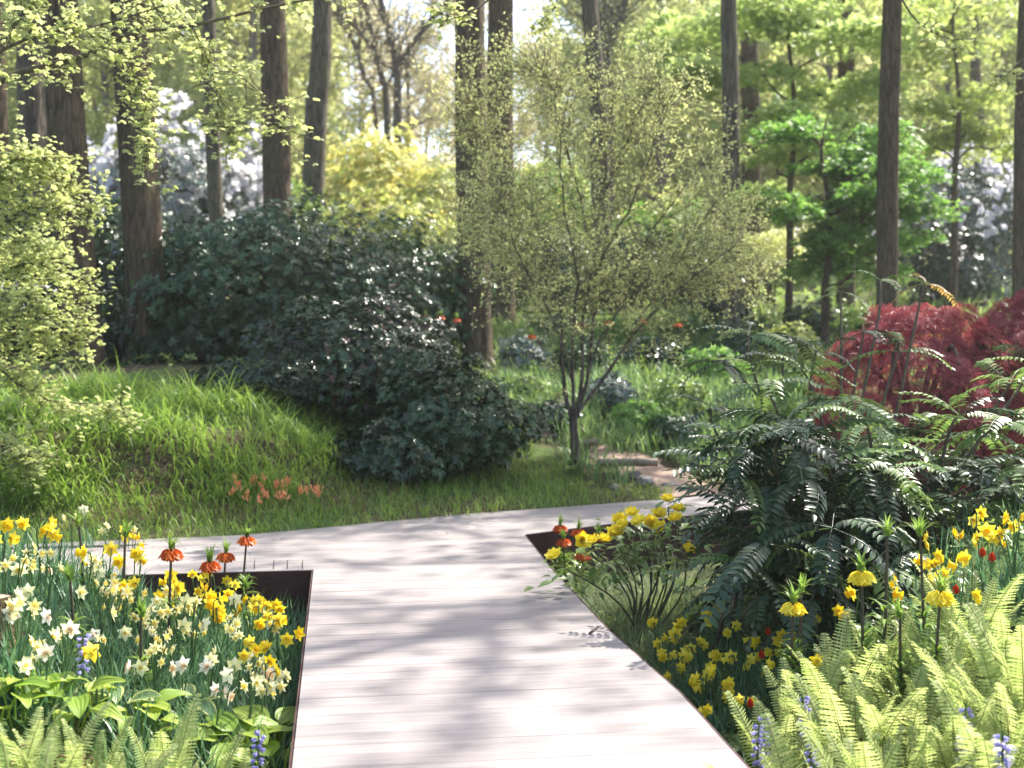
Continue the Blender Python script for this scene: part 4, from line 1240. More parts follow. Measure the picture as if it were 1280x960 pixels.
# fine pale tuft beside the boardwalk corner
def tuft(label, px, py, d, n, ln, mat='tuft', rad=.12):
    b = hit(px, py, 0) if d is None else under(px, d)
    g = Geo()
    q = rng.normal(0, rad, (n, 2))
    base = np.stack([q[:, 0], q[:, 1], 0 * q[:, 0] - .02], -1)
    blades(g, base, rng.uniform(.6, 1.0, n) * ln, rng.uniform(.003, .006, n), rng.uniform(.3, .95, n), 5, .5, np.arctan2(q[:, 1], q[:, 0]) + rng.normal(0, .5, n))
    tag(obj('grass_tuft', g.mesh('grass_tuft'), M[mat], None, b), label, 'grass tuft', 'fine grass tufts right of the boardwalk')
tuft('pale fine-leaved grass tuft beside the right boardwalk corner', 765, 0, 7.9, 900, .55, rad=.16)
tuft('pale arching grass tuft under the yellow peony flowers', 820, 0, 8.3, 900, .62, rad=.18)
tuft('pale grass tuft leaning to the boardwalk edge below the peony', 745, 0, 7.5, 800, .45, rad=.15)
tuft('low pale grass tuft beside the boardwalk above the small daffodils', 790, 0, 6.6, 700, .34, rad=.15)
tuft('pale grass tuft half under the dark pinnate shrub', 790, 0, 7.2, 700, .45, rad=.16)

# broad leaf ground layer in the beds and under the shrubs
def litter(name, label, n, xr, yr, keepf, s, mat, seed, h=.12, kind='stuff'):
    g = Geo(); r = np.random.default_rng(seed)
    x = r.uniform(*xr, n); y = r.uniform(*yr, n); k = keepf(x, y); x, y = x[k], y[k]; m = len(x)
    pos = ground_pts(x, y, 0) + np.stack([0 * x, 0 * x, r.random(m) * h], -1)
    scatter(g, ROS5, pos, frames(norm(r.normal(0, .5, (m, 3)) + [0, 0, 1]), norm(r.normal(size=(m, 3)))), s * r.uniform(.6, 1.3, m), r.random(m))
    tag(obj(name, g.mesh(name), M[mat]), label, 'undergrowth', None, kind)
litter('ground_cover', 'low leafy ground cover on the slope behind the boardwalk', 5200, (-8, 10), (11.5, 27), lambda x, y: (y > y_far(x) + .5) & not_path(x, y), .07, 'meadow', 71)
litter('bed_cover', 'low green leaves between the plants of the right bed', 2600, (.3, 5), (4, 9.4), lambda x, y: x > edge_r(y) + .1, .06, 'meadow', 72, .1)
litter('far_cover', 'green growth on the far wood floor', 4200, (-30, 32), (26, 70), lambda x, y: x == x, .22, 'meadow', 73, .3)

# dried seed heads and orange spikes on the mound
GD = 'dry seed heads on the mound'
def seed_head(i, px, py, d):
    b = hit(px, py + 45, .0, 11.0); b = under(px, d)
    h = at(px, py, d)[2] - b[2]
    root = thing('dry_seed_head', 'brown dry seed head on the mound crest, %s of fifteen from the left' % ordn(i + 1), 'dry stalk', b, (0, 0, i), 1, GD)
    g = Geo(); tube(g, curve_pts([(0, 0, -.05), (.02, 0, h * .6), (.05, .02, h)], 7), [.004] * 7, 4); obj('stalk', g.mesh('stalk'), M['grass_dry'], root)
    gf = Geo(); m = 45
    t = rng.random(m); pos = np.stack([.05 + rng.normal(0, .035, m), .02 + rng.normal(0, .035, m), h * .82 + t * h * .28], -1)
    scatter(gf, leaf2(.35), pos, frames(rdirs(m) + [0, 0, .8], rdirs(m)), .03 * rng.uniform(.6, 1.3, m))
    obj('seed_cluster', gf.mesh('seed_cluster'), M['grass_dry'], root)
for i, (px, py) in enumerate(sorted(((75, 515), (130, 510), (172, 497), (192, 492), (203, 490), (233, 485), (240, 497), (262, 503), (283, 490), (303, 495), (318, 510), (345, 535), (120, 555), (264, 560), (215, 500)))):
    seed_head(i, px, py, 13.0 + .25 * math.sin(i * 2.2))

def spike_plant(i, px, py, d):
    b = under(px, d); h = max(.2, at(px, py, d)[2] - b[2])
    root = thing('orange_flower', 'salmon-orange flower spike below the mound, %s of eighteen from the left' % ordn(i + 1), 'flower', b, (0, 0, i * 1.3), 1, 'salmon flower spikes')
    g = Geo(); tube(g, curve_pts([(0, 0, -.03), (.01, 0, h * .6), (.02, .01, h)], 5), [.004] * 5, 4)
    q = np.zeros((8, 3)); blades(g, q, rng.uniform(.5, .9, 8) * h, rng.uniform(.008, .014, 8), rng.uniform(.2, .6, 8), 3, .7)
    obj('stem', g.mesh('stem'), M['grass'], root)
    gf = Geo(); m = 16
    pos = np.stack([.02 + rng.normal(0, .012, m), rng.normal(0, .012, m), h * .72 + rng.random(m) * h * .36], -1)
    scatter(gf, leaf_flat(.35), pos, frames(rdirs(m) * .5 + [0, 0, 1], rdirs(m)), .045 * rng.uniform(.6, 1.2, m))
    obj('bloom', gf.mesh('bloom'), M['salmon'], root)
for i, (px, py) in enumerate(sorted(((290, 602), (300, 612), (315, 605), (325, 620), (330, 600), (342, 612), (352, 618), (360, 610), (372, 640), (380, 638), (395, 640), (333, 640), (310, 640), (345, 645), (287, 620), (400, 648), (320, 655), (358, 648)))):
    spike_plant(i, px, py - 4, 9.85 + (655 - py) * .010 + .45 * ((px - 290) / 110.))

# ------------------------------------------------------------------ flowers: shared meshes
def petal_ring(k, leaf, tilt, phase=0, s=1.0):
    out = []
    for i in range(k):
        a = phase + 2 * math.pi * i / k
        V, F = xf(leaf, rotz(a) @ rotx(tilt), s)
        out.append((V @ rotx(-math.pi / 2).T, F))        # facing +y
    return combine(out)

def place(tpl, pos, d, s):
    m = frames(np.array([d], float), np.array([[0, 0, 1.0]]))[0]
    return xf(tpl, m, s, pos)

def trumpet(g, pos, d, s, r0=.32, r1=.5, ln=.75, ruffle=.08):
    m = frames(np.array([d], float), np.array([[0, 0, 1.0]]))[0]
    n = 14; V = []
    for j, (t, r) in enumerate(((0, r0), (.5, r0 * 1.05), (.85, r1 * .85), (1.0, r1 * 1.12))):
        for i in range(n):
            a = 2 * math.pi * i / n
            rr = r * (1 + (ruffle * math.sin(a * 6) if j > 1 else 0))
            V.append([rr * math.cos(a), t * ln, rr * math.sin(a)])
    V.append([0, .05, 0])
    F = [[j * n + i, j * n + (i + 1) % n, (j + 1) * n + (i + 1) % n, (j + 1) * n + i] for j in range(3) for i in range(n)]
    V = (np.array(V) * s) @ m.T + pos
    g.add(V, F); g.add(np.concatenate([V[:n], V[-1:]]), [[i, (i + 1) % n, n] for i in range(n)])

def daffodil_meshes(seed, h, heads, s, kind):
    """returns the four part meshes of one daffodil"""
    r = random.Random(seed)
    gs, gl = Geo(), Geo(); hd = []
    for k in range(heads):
        gp, gt = Geo(), Geo(); hd.append((gp, gt))
        a = r.uniform(0, 6.28)
        d = np.array([math.cos(a) * .95, math.sin(a) * .95, r.uniform(-.55, .35)])
        top = np.array([r.uniform(-.03, .03), r.uniform(-.03, .03), h * r.uniform(.86, 1.0)])
        fp = top + norm(d) * .03 + [0, 0, -.005]
        tube(gs, curve_pts([(0, 0, -.05), (top[0] * .3, top[1] * .3, h * .5), top * [1, 1, .96], fp], 9), np.linspace(.0045, .003, 9), 5)
        pw = .62 if kind != 'star' else .42
        gp.add(*place(petal_ring(3, leaf_oval(pw, .12, -.05), .18, 0), fp, d, s))
        gp.add(*place(petal_ring(3, leaf_oval(pw, .12, -.05), .28, math.pi / 3), fp, d, s))
        if kind == 'double':
            gp.add(*place(petal_ring(5, leaf_oval(.6, .1, -.1), .7, .3, .72), fp, d, s))
            gt.add(*place(petal_ring(5, leaf_oval(.6, .1, -.1), 1.05, .8, .55), fp, d, s))
        else:
            trumpet(gt, fp, norm(d), s, .26, .40 if kind == 'trumpet' else .36, .8 if kind == 'trumpet' else .42)
    n = 9
    q = np.array([[r.gauss(0, .025), r.gauss(0, .025), -.04] for _ in range(n)])
    blades(gl, q, np.array([h * r.uniform(.65, 1.05) for _ in range(n)]), np.array([r.uniform(.011, .018) for _ in range(n)]), np.array([r.uniform(.08, .4) for _ in range(n)]), 4, .5)
    return [('stem', gs.mesh('stem')), ('leaves', gl.mesh('leaves'))] + [q for gp, gt in hd for q in (('petals', gp.mesh('petals')), ('trumpet', gt.mesh('trumpet')))]

def variants(n, seed, h, heads, s, kind, pm, tm):
    out = []
    for k in range(n):
        ms = daffodil_meshes(seed + k, h, heads, s, kind)
        for nm, me in ms: me.materials.append(M[{'stem': 'stem_green', 'leaves': 'daff_leaf', 'petals': pm, 'trumpet': tm}[nm]])
        out.append(ms)
    return out
DAF = {
    'gold': variants(5, 200, .44, 1, .049, 'trumpet', 'yellow', 'deep_yellow'),
    'gold2': variants(3, 230, .42, 2, .041, 'small', 'yellow', 'deep_yellow'),
    'cream': variants(4, 260, .42, 2, .036, 'star', 'cream', 'pale_trumpet'),
    'white': variants(4, 290, .40, 1, .046, 'small', 'white', 'peach'),
    'lemon': variants(3, 320, .42, 1, .045, 'double', 'cream', 'pale_trumpet'),
    'mini': variants(5, 350, .30, 2, .040, 'trumpet', 'yellow', 'yellow'),
}
def daffodil(kind, px, py, label, group, rs, hscale=1.0, dmin=3.2):
    ms = rs.choice(DAF[kind]); sc_ = rs.uniform(.88, 1.12) * hscale
    h = {'mini': .30, 'white': .40}.get(kind, .43) * sc_
    b = hit(px, py, h - .01, dmin)
    o = thing('daffodil', label, 'flower', b, (rs.uniform(-.17, .17), rs.uniform(-.17, .17), rs.uniform(0, 6.28)), sc_, group)
    for nme, me in ms: obj(nme, me, None, o)
    return o

rs = random.Random(5)
Z1 = lambda a, b: (a / 2.977, 640 + b / 2.977)
gold = [(20, 50), (10, 90), (120, 40), (110, 85), (190, 40), (205, 70), (415, 100), (470, 105), (525, 125), (545, 170), (490, 170), (465, 235), (500, 285), (595, 245), (600, 285), (735, 230), (700, 260), (740, 290), (690, 290), (815, 230), (850, 265),
        (830, 290), (800, 330), (830, 350), (790, 370), (920, 340), (970, 300), (985, 340), (1020, 360), (1060, 380), (1015, 405), (960, 500), (940, 530), (1085, 440), (1120, 480), (350, 505), (295, 155), (150, 55), (30, 30), (530, 150), (770, 340), (950, 330), (720, 245)]
cream = [(15, 160), (100, 185), (140, 135), (40, 285), (55, 345), (100, 330), (165, 475), (330, 220), (350, 190), (370, 300), (440, 340), (495, 410), (560, 440), (575, 455), (610, 520), (640, 310), (600, 350), (700, 400), (705, 430), (775, 490),
         (960, 560), (870, 560), (1060, 580), (1070, 600), (1130, 630), (950, 650), (980, 680), (900, 640), (1000, 640), (420, 65), (130, 550), (345, 110), (270, 20), (650, 360), (560, 370), (880, 400), (950, 420), (920, 310), (1110, 770), (400, 300), (460, 320), (580, 380), (640, 340), (330, 240), (1010, 610), (700, 330)]
white = [(240, 410), (400, 430), (475, 550), (670, 560), (690, 540), (805, 550), (780, 640), (830, 630), (235, 355), (940, 580), (160, 490), (180, 200), (975, 560), (60, 340), (800, 650), (1050, 590)]
r5 = random.Random(77)
gold += [(a + r5.uniform(-45, 45), b + r5.uniform(-25, 35)) for a, b in r5.sample(gold, 24)]
cream += [(a + r5.uniform(-80, 80), b + r5.uniform(-50, 50)) for a, b in (cream + cream)[:64]]
gold = [q for q in gold if q[0] < 1090]; cream = [q for q in cream if q[0] < 1090]
def zone(x, y):
    if y < 690: return 'along the upper edge of the left bed' if x < 120 else 'before the left arm of the boardwalk'
    if x > 300: return 'of the left bed against the boardwalk'
    return 'deep in the left bed' if x < 150 else 'in the middle of the left bed'
for lst, kinds, what in ((gold, ('gold', 'gold', 'gold2'), 'golden yellow daffodil'), (cream, ('cream', 'cream', 'lemon'), 'pale cream-yellow daffodil'), (white, ('white',), 'white peach-cupped daffodil')):
    cz = defaultdict(int)
    for a in sorted(lst):
        px, py = Z1(*a); z = zone(px, py); cz[z] += 1
        if px > 330: px -= 12
        daffodil(rs.choice(kinds), px, py, '%s %s, %s from the left' % (what, z, ordn(cz[z])), '%s %s' % (what, z), rs)
# leaves of daffodils without flowers: nobody could count them
g = Geo(); n = 8200
y = rng.uniform(4.6, 8.0, n); x = rng.uniform(-4.6, -.7, n)
k = (x < edge_l(y) - .03) & (rng.random(n) < .95) & (y > 4.55 + .35 * (x < -1.6)); x, y = x[k], y[k]
blades(g, ground_pts(x, y), rng.uniform(.24, .42, len(x)), rng.uniform(.009, .016, len(x)), rng.uniform(.06, .45, len(x)), 4, .5)
tag(obj('daffodil_foliage', g.mesh('daffodil_foliage'), M['daff_leaf']), 'dense blue-green daffodil leaves of the left bed', 'leaves', None, 'stuff')
g = Geo(); n = 2600
y = rng.uniform(4.6, 8.2, n); x = rng.uniform(.4, 4.2, n)
k = (x > edge_r(y) + .03) & (rng.random(n) < np.where(x - edge_r(y) < 1.0, .9, .45)); x, y = x[k], y[k]
blades(g, ground_pts(x, y), rng.uniform(.18, .32, len(x)), rng.uniform(.006, .012, len(x)), rng.uniform(.1, .55, len(x)), 4, .5)
tag(obj('narrow_foliage', g.mesh('narrow_foliage'), M['daff_leaf']), 'narrow dark green leaves of the right bed', 'leaves', None, 'stuff')

Z2 = lambda a, b: (850 + a / 2.977, 640 + b / 2.977)
mini = [(110, 380), (175, 430), (20, 460), (45, 500), (85, 490), (75, 570), (120, 530), (200, 530), (240, 550), (260, 505), (165, 600), (60, 630), (90, 640), (145, 655), (150, 700), (75, 740), (240, 690), (330, 570), (285, 465), (340, 510), (465, 410), (440, 470),
        (-20, 400), (-60, 440), (-40, 520), (-90, 420), (-10, 590), (-70, 500), (20, 550), (480, 540), (380, 450)]
cz = defaultdict(int)
for a in sorted(mini):
    px, py = Z2(*a)
    z = 'beside the right boardwalk edge' if a[0] < 160 else 'between the ferns and the dark pinnate shrub'
    cz[z] += 1
    daffodil('mini', px, py, 'small deep-yellow daffodil %s, %s from the left' % (z, ordn(cz[z])), 'small daffodils %s' % z, rs)
tall_y = [(590, 340), (650, 310), (780, 270), (850, 300), (895, 270), (900, 190), (1110, 100), (1180, 70), (1225, 45), (1270, 60), (1030, 210), (1080, 190), (950, 155), (995, 150), (1075, 295), (1030, 45), (910, 105), (1130, 10), (1250, 30), (1040, 230), (1150, 80), (1275, 10), (1290, 40), (1000, 250)]
cz = defaultdict(int)
for a in sorted(tall_y):
    px, py = Z2(*a)
    z = 'above the ferns by the right edge' if a[0] > 1000 else 'behind the ferns near the pinnate shrub'
    cz[z] += 1
    daffodil(rs.choice(('gold', 'gold2')), px, py, 'tall yellow daffodil %s, %s from the left' % (z, ordn(cz[z])), 'tall daffodils %s' % z, rs, .95, 4.4)

# crown imperials
def imperial_meshes(seed, h, flowers=True):
    r = random.Random(seed)
    gs, gl, gb, gt = Geo(), Geo(), Geo(), Geo()
    tube(gs, curve_pts([(0, 0, -.05), (.008, 0, h * .5), (0, 0, h)], 8), np.linspace(.009, .006, 8), 6)
    for w in range(6):
        z = h * (.15 + .08 * w); n = 7
        q = np.array([[0, 0, z]] * n); blades(gl, q, np.array([r.uniform(.13, .2) * (1 - .06 * w) for _ in range(n)]), np.array([r.uniform(.016, .026) for _ in range(n)]), np.array([r.uniform(.7, 1.1) for _ in range(n)]), 4, .45)
    if flowers:
        k = 7
        for i in range(k):
            a = 2 * math.pi * i / k
            d = np.array([math.cos(a) * .42, math.sin(a) * .42, -1.0])
            top = np.array([math.cos(a) * .022, math.sin(a) * .022, h - .01])
            gb.add(*place(petal_ring(6, leaf_oval(.6, .1, .1), 1.22), top, d, .07))
    n = 22
    q = np.array([[r.gauss(0, .006), r.gauss(0, .006), h - .01] for _ in range(n)])
    blades(gt, q, np.array([r.uniform(.07, .13) for _ in range(n)]), np.array([r.uniform(.01, .015) for _ in range(n)]), np.array([r.uniform(.1, 1.0) for _ in range(n)]), 3, .5)
    out = [('stem', gs.mesh('stem'), 'stem_dark'), ('leaves', gl.mesh('leaves'), 'grass'), ('leaf_tuft', gt.mesh('leaf_tuft'), 'grass')]
    if flowers: out.append(('bells', gb.mesh('bells'), None))
    return out
IMP = {}
def imperial(px, py, h, label, mat='orange', group=None, flowers=True, dmin=3.2, d=None, s=1.0):
    key = (mat, flowers, round(h, 1))
    if key not in IMP:
        ms = imperial_meshes(len(IMP) + 60, round(h, 1), flowers)
        for nm, me, mt in ms: me.materials.append(M[mt or mat])
        IMP[key] = ms
    hh = round(h, 1) * s
    b = hit(px, py, hh, dmin) if d is None else under(px, d)
    o = thing('crown_imperial', label, 'flower', b, (rs.uniform(-.05, .05), rs.uniform(-.05, .05), rs.uniform(0, 6)), s, group)
    for nm, me, mt in IMP[key]: obj(nm, me, None, o)
GI = 'orange crown imperials'
imperial(300, 670, .7, 'orange crown imperial on a bare dark stem before the left boardwalk arm, rightmost of three', group=GI)
imperial(208, 684, .7, 'orange crown imperial leftmost of three before the left boardwalk arm', group=GI)
imperial(278, 690, .6, 'rust-orange crown imperial between two others, lowest of the three', group=GI)
imperial(264, 700, .6, 'rust-orange crown imperial crowding its taller neighbour before the boardwalk arm', group=GI)
imperial(698, 656, .5, 'orange crown imperial nearest the right boardwalk corner, leftmost of its clump', group=GI)
imperial(720, 660, .5, 'tallest orange crown imperial in the clump at the right boardwalk corner', group=GI)
imperial(707, 672, .4, 'low orange crown imperial in front of the clump at the right boardwalk corner', group=GI)
imperial(745, 666, .5, 'orange crown imperial beside the yellow peony flowers', group=GI)
imperial(728, 690, .4, 'low orange crown imperial under the yellow peony flowers', group=GI)
for px, py, lab in ((550, 378, 'far orange crown imperial left of the twin trunks, nearest to them'), (535, 382, 'far orange crown imperial left of the twin trunks, leftmost'), (574, 382, 'far orange crown imperial touching the twin trunk'),
                    (728, 373, 'far orange crown imperial seen through the little tree stems'), (763, 370, 'far orange crown imperial right of the little tree stems'), (801, 385, 'far orange crown imperial below the olive branches'),
                    (845, 410, 'far orange crown imperial left of the pinnate shrub'), (668, 452, 'orange crown imperial on the slope left of the little tree')):
    imperial(px, py, .9, lab, group='far orange crown imperials on the slope', d=(16.0 if py > 440 else (18.6 if px < 600 else 17.5)), s=1.0 if py > 400 else 1.05)
GYI = 'yellow crown imperials of the right bed'
imperial(1086, 712, .7, 'yellow crown imperial left of the tall ferns, upper one', 'yellow', GYI, dmin=4.8)
imperial(1172, 742, .6, 'yellow crown imperial among the ferns near the right edge', 'yellow', GYI, dmin=4.6)
imperial(993, 752, .6, 'green-topped yellow crown imperial left of the ferns', 'yellow', GYI, dmin=4.8)
GG = 'green lily shoots'
for px, py, h, lab in ((1103, 668, .8, 'green leafy lily shoot in front of the dark pinnate shrub'), (1000, 740, .6, 'green leafy lily shoot left of the ferns'), (104, 655, .6, 'green leafy lily shoot at the top of the left bed'),
                       (152, 672, .6, 'green leafy lily shoot before the left arm of the boardwalk'), (305, 735, .4, 'bright green lily shoot before the dark boardwalk skirting'), (95, 722, .5, 'green lily shoot in the middle of the left bed'),
                       (178, 770, .5, 'green lily shoot over the hosta leaves'), (1165, 672, .8, 'silvery green lily shoot right of the pinnate shrub'), (1128, 770, .5, 'green lily shoot between the ferns')):
    imperial(px, py, h, lab, 'yellow', GG, False, dmin=4.4)

# bluebells, white hyacinths, red tulips
def bell_spike(px, py, h, label, mat, group, dmin=3.2, fat=1.0):
    b = hit(px, py, h, dmin)
    o = thing('spring_bulb', label, 'flower', b, (rs.uniform(-.1, .1), rs.uniform(-.1, .1), rs.uniform(0, 6)), 1, group)
    g = Geo(); tube(g, curve_pts([(0, 0, -.05), (.01, 0, h * .6), (.02, 0, h)], 6), [.004] * 6, 5)
    q = np.zeros((6, 3)); blades(g, q, rng.uniform(.6, .9, 6) * h, rng.uniform(.01, .016, 6), rng.uniform(.2, .7, 6), 4, .5); obj('stem', g.mesh('stem'), M['stem_green'], o)
    gf = Geo(); bell = petal_ring(6, leaf_flat(.5, -.25), .95)
    for k in range(15):
        a = k * 2.4; z = h * (.62 + .38 * k / 15)
        gf.add(*place(bell, (.015 + math.cos(a) * .006 * fat, math.sin(a) * .006 * fat, z), (math.cos(a), math.sin(a), -.5), .026 * fat))
    obj('bells', gf.mesh('bells'), M[mat], o)
for px, py, lab in ((103, 800, 'blue bluebell spike in the left daffodil bed'), (1020, 872, 'tall bluebell spike between the ferns'), (960, 900, 'bluebell spike beside the right boardwalk edge, upper one'), (945, 915, 'bluebell spike leaning over the right boardwalk edge'),
                    (1200, 893, 'bluebell spike among the ferns above the white hyacinth'), (1030, 935, 'low bluebell half hidden in the ferns'), (318, 915, 'small bluebell by the hosta next to the boardwalk'), (1255, 925, 'bluebell at the right edge beside white hyacinth')):
    bell_spike(px, py - 6, .44, lab, 'blue', 'bluebells in the beds')
for px, py, lab in ((1212, 922, 'white hyacinth spike at the bottom right among ferns'), (1240, 938, 'white hyacinth at the bottom edge, rightmost of the pair')):
    bell_spike(px, py - 6, .4, lab, 'white', 'white hyacinths', fat=1.6)
for px, py, lab in ((952, 818, 'red tulip among small yellow daffodils'), (938, 880, 'small red tulip beside the boardwalk edge'), (960, 790, 'red tulip under the dark pinnate shrub'), (1240, 700, 'orange-red tulip above the ferns near the right edge'),
                    (1195, 735, 'orange-red tulip beside the yellow crown imperial'), (1228, 690, 'orange-red tulip bud by the tall yellow daffodils')):
    h = .3; b = hit(px, py, h, 4.2)
    o = thing('tulip', lab, 'flower', b, (0, 0, rs.uniform(0, 6)), 1, 'red tulips of the right bed')
    g = Geo(); tube(g, [(0, 0, -.05), (.004, 0, h * .5), (0, 0, h - .03)], [.004] * 3, 5); blades(g, np.zeros((4, 3)), rng.uniform(.5, .8, 4) * h, rng.uniform(.02, .03, 4), rng.uniform(.2, .5, 4), 4, .5); obj('stem', g.mesh('stem'), M['stem_green'], o)
    gf = Geo(); gf.add(*place(petal_ring(6, leaf_oval(.7, .2, -.3), 1.25), (0, 0, h - .035), (0, 0, 1), .05)); obj('petals', gf.mesh('petals'), M['red'], o)

# yellow peony-like flowers at the right boardwalk corner
def peony():
    b = under(800, 7.7)
    root = thing('yellow_peony', 'bush with big yellow double flowers leaning over the right boardwalk corner', 'shrub', b)
    gs, gl = Geo(), Geo()
    heads = [(835, 628, 8.0), (848, 640, 7.9), (823, 645, 7.9), (790, 645, 7.8), (800, 655, 7.7), (780, 660, 7.7), (768, 668, 7.7), (755, 678, 7.6), (812, 655, 8.0), (728, 676, 7.7), (694, 698, 7.3), (845, 652, 7.6), (742, 680, 7.5), (828, 662, 7.8), (858, 690, 7.2), (775, 652, 7.9)]
    for px, py, d in heads:
        p = at(px, py, d) - b
        r0 = rng.normal(0, .05, 3) * [1, 1, 0]
        tube(gs, curve_pts([r0, r0 * .5 + p * .5 + [.1, .05, .0], p + [0, 0, -.03]], 8), np.linspace(.008, .004, 8), 5)
        gf = Geo(); up = rng.normal(0, .4, 3) + [0, -.3, 1]
        for k, (tl, s) in enumerate(((.3, 1.0), (.75, .95), (1.1, .75), (1.35, .55))):
            gf.add(*place(petal_ring(6, leaf_oval(.85, .2, -.3), tl, k * .5, s), p, up, .072))
        obj('flower', gf.mesh('flower'), M['yellow'], root)
        m = 22
        pos = p + rng.normal(0, .1, (m, 3)) + [0.04, 0, -.17]
        scatter(gl, leaf_oval(.4, .1, .25), pos, frames(rdirs(m) * [1, 1, .4], rdirs(m) * .4 + [0, 0, 1]), .1 * rng.uniform(.7, 1.2, m))
    obj('stems', gs.mesh('stems'), M['twig'], root); obj('foliage', gl.mesh('foliage'), M['mahonia_lit'], root)
peony()

# ------------------------------------------------------------------ mahonia-like pinnate shrub
def pinnate(seed, ln, pairs, leaflet=.105):
    r = random.Random(seed)
    g = Geo()
    c = curve_pts([(0, 0, 0), (0, ln * .35, .1 * ln), (0, ln * .7, .08 * ln), (0, ln, -.06 * ln)], 14)
    tube(g, c, np.linspace(.005, .002, 14), 4)
    lf = leaf_oval(.44, .16, .2)
    for i in range(pairs + 1):
        t = .2 + .8 * i / pairs
        p = c[min(13, int(round(t * 13)))]
        s = leaflet * (1 - .35 * abs(t - .55))
        for sd in (-1, 1):
            if i == pairs:
                d = np.array([0, 1, -.1])
                if sd == 1: continue
            else: d = np.array([sd * 1.0, .45 + r.uniform(-.1, .1), -.12 + r.uniform(-.12, .12)])
            m = frames(np.array([d]), np.array([[sd * -.25, 0, 1.0]]))[0]
            V, F = xf(lf, m, s * r.uniform(.9, 1.1), p)
            g.add(V, F, r.random())
    return g.mesh('leaf')
PIN = {k: [pinnate(900 + i, .46 + .05 * (i % 3), 11, .09) for i in range(4)] for k in ('mahonia', 'mahonia_lit', 'mahonia_bronze')}
for k in PIN:
    for me in PIN[k]: me.materials.append(M[k])
def mahonia():
    b = under(1045, 6.9)
    root = thing('mahonia_shrub', 'large dark shrub with glossy pinnate leaves right of the boardwalk', 'shrub', b)
    # whorls: pixel, depth, leaves, size, material
    wh = [(905, 455, 8.2, 7, .7, 0), (890, 510, 8.0, 6, .65, 0), (935, 420, 8.6, 7, .9, 0), (960, 480, 7.8, 8, .95, 1), (915, 560, 7.5, 7, .75, 0), (985, 535, 7.0, 9, 1.1, 0), (940, 610, 6.7, 9, 1.1, 0), (1010, 600, 6.5, 9, 1.1, 0),
          (915, 640, 6.6, 8, .8, 0), (960, 680, 6.3, 9, 1.1, 0), (1040, 660, 6.3, 9, 1.1, 0), (930, 705, 6.4, 7, .8, 0), (1020, 740, 6.2, 8, 1.0, 0), (1085, 590, 6.9, 8, 1.0, 0), (1090, 705, 6.4, 8, 1, 0), (960, 745, 6.3, 7, .9, 0), (1130, 690, 6.6, 7, .9, 0),
          (1020, 440, 8.3, 6, .7, 0), (1080, 415, 8.4, 4, .6, 0), (1100, 350, 8.6, 4, .55, 1), (1050, 365, 8.8, 4, .55, 1), (1155, 355, 8.5, 5, .5, 2), (1125, 440, 8.0, 5, .7, 1), (1140, 540, 7.6, 7, .8, 1), (1060, 500, 7.6, 8, .9, 1), (1200, 520, 7.5, 7, .8, 1),
          (1195, 590, 7.2, 8, .95, 0), (1262, 480, 7.9, 7, .75, 1), (1260, 530, 7.4, 8, .95, 1), (1250, 620, 7.0, 8, .95, 0), (1140, 630, 7.1, 8, .95, 0), (1290, 580, 7.2, 7, .9, 1), (1180, 650, 6.9, 7, .8, 0), (1295, 455, 8.2, 6, .8, 1), (1005, 465, 7.9, 7, .8, 1),
          (1110, 560, 7.6, 7, .85, 1), (1220, 545, 7.9, 7, .85, 1), (980, 420, 8.6, 6, .8, 0), (1055, 780, 6.4, 6, .8, 0), (985, 780, 6.4, 6, .8, 0)]
    mats = ('mahonia', 'mahonia_lit', 'mahonia_bronze')
    for k in range(26):
        wh.append((rng.uniform(915, 1110), rng.uniform(545, 750), rng.uniform(6.5, 7.4), 8, 1.0, 0))
    for k in range(9):
        wh.append((rng.uniform(1040, 1290), rng.uniform(520, 680), rng.uniform(6.9, 7.7), 7, .9, int(rng.random() < .45)))
    for i, (px, py, d, n, s, m) in enumerate(wh):
        p = at(px, py, d) - b
        s = s * (.84 if d < 7.0 else .95)
        if m == 0 and px > 1060 and rng.random() < .6: m = 1  # most whorls on the right take the lit leaf colour
        st = np.array([rng.normal(.15, .22), rng.normal(.2, .15), .0])
        st[0] += np.clip(p[0] * .35, -.4, .9); st[1] += np.clip((d - 7) * .4, -.3, .5)
        st[2] = float(zt(b[0] + st[0], b[1] + st[1])) - b[2] - .05
        g = Geo(); tube(g, curve_pts([st, st * .6 + p * .4 + [rng.normal(0, .05), 0, -.05], st * .15 + p * .85 + rng.normal(0, .03, 3), p], 10), np.linspace(.014, .007, 10), 6)
        br = obj('stem', g.mesh('stem'), M['twig'], root)
        for k in range(n):
            a = k * 6.283 / n + rng.uniform(-.3, .3)
            el = rng.uniform(-.7, .45)
            # leaf local +y is the rachis
            rot = (el, rng.normal(0, .25), a)
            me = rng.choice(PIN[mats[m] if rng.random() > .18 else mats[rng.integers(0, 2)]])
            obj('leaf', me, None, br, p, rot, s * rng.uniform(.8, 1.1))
    return root
mahonia()

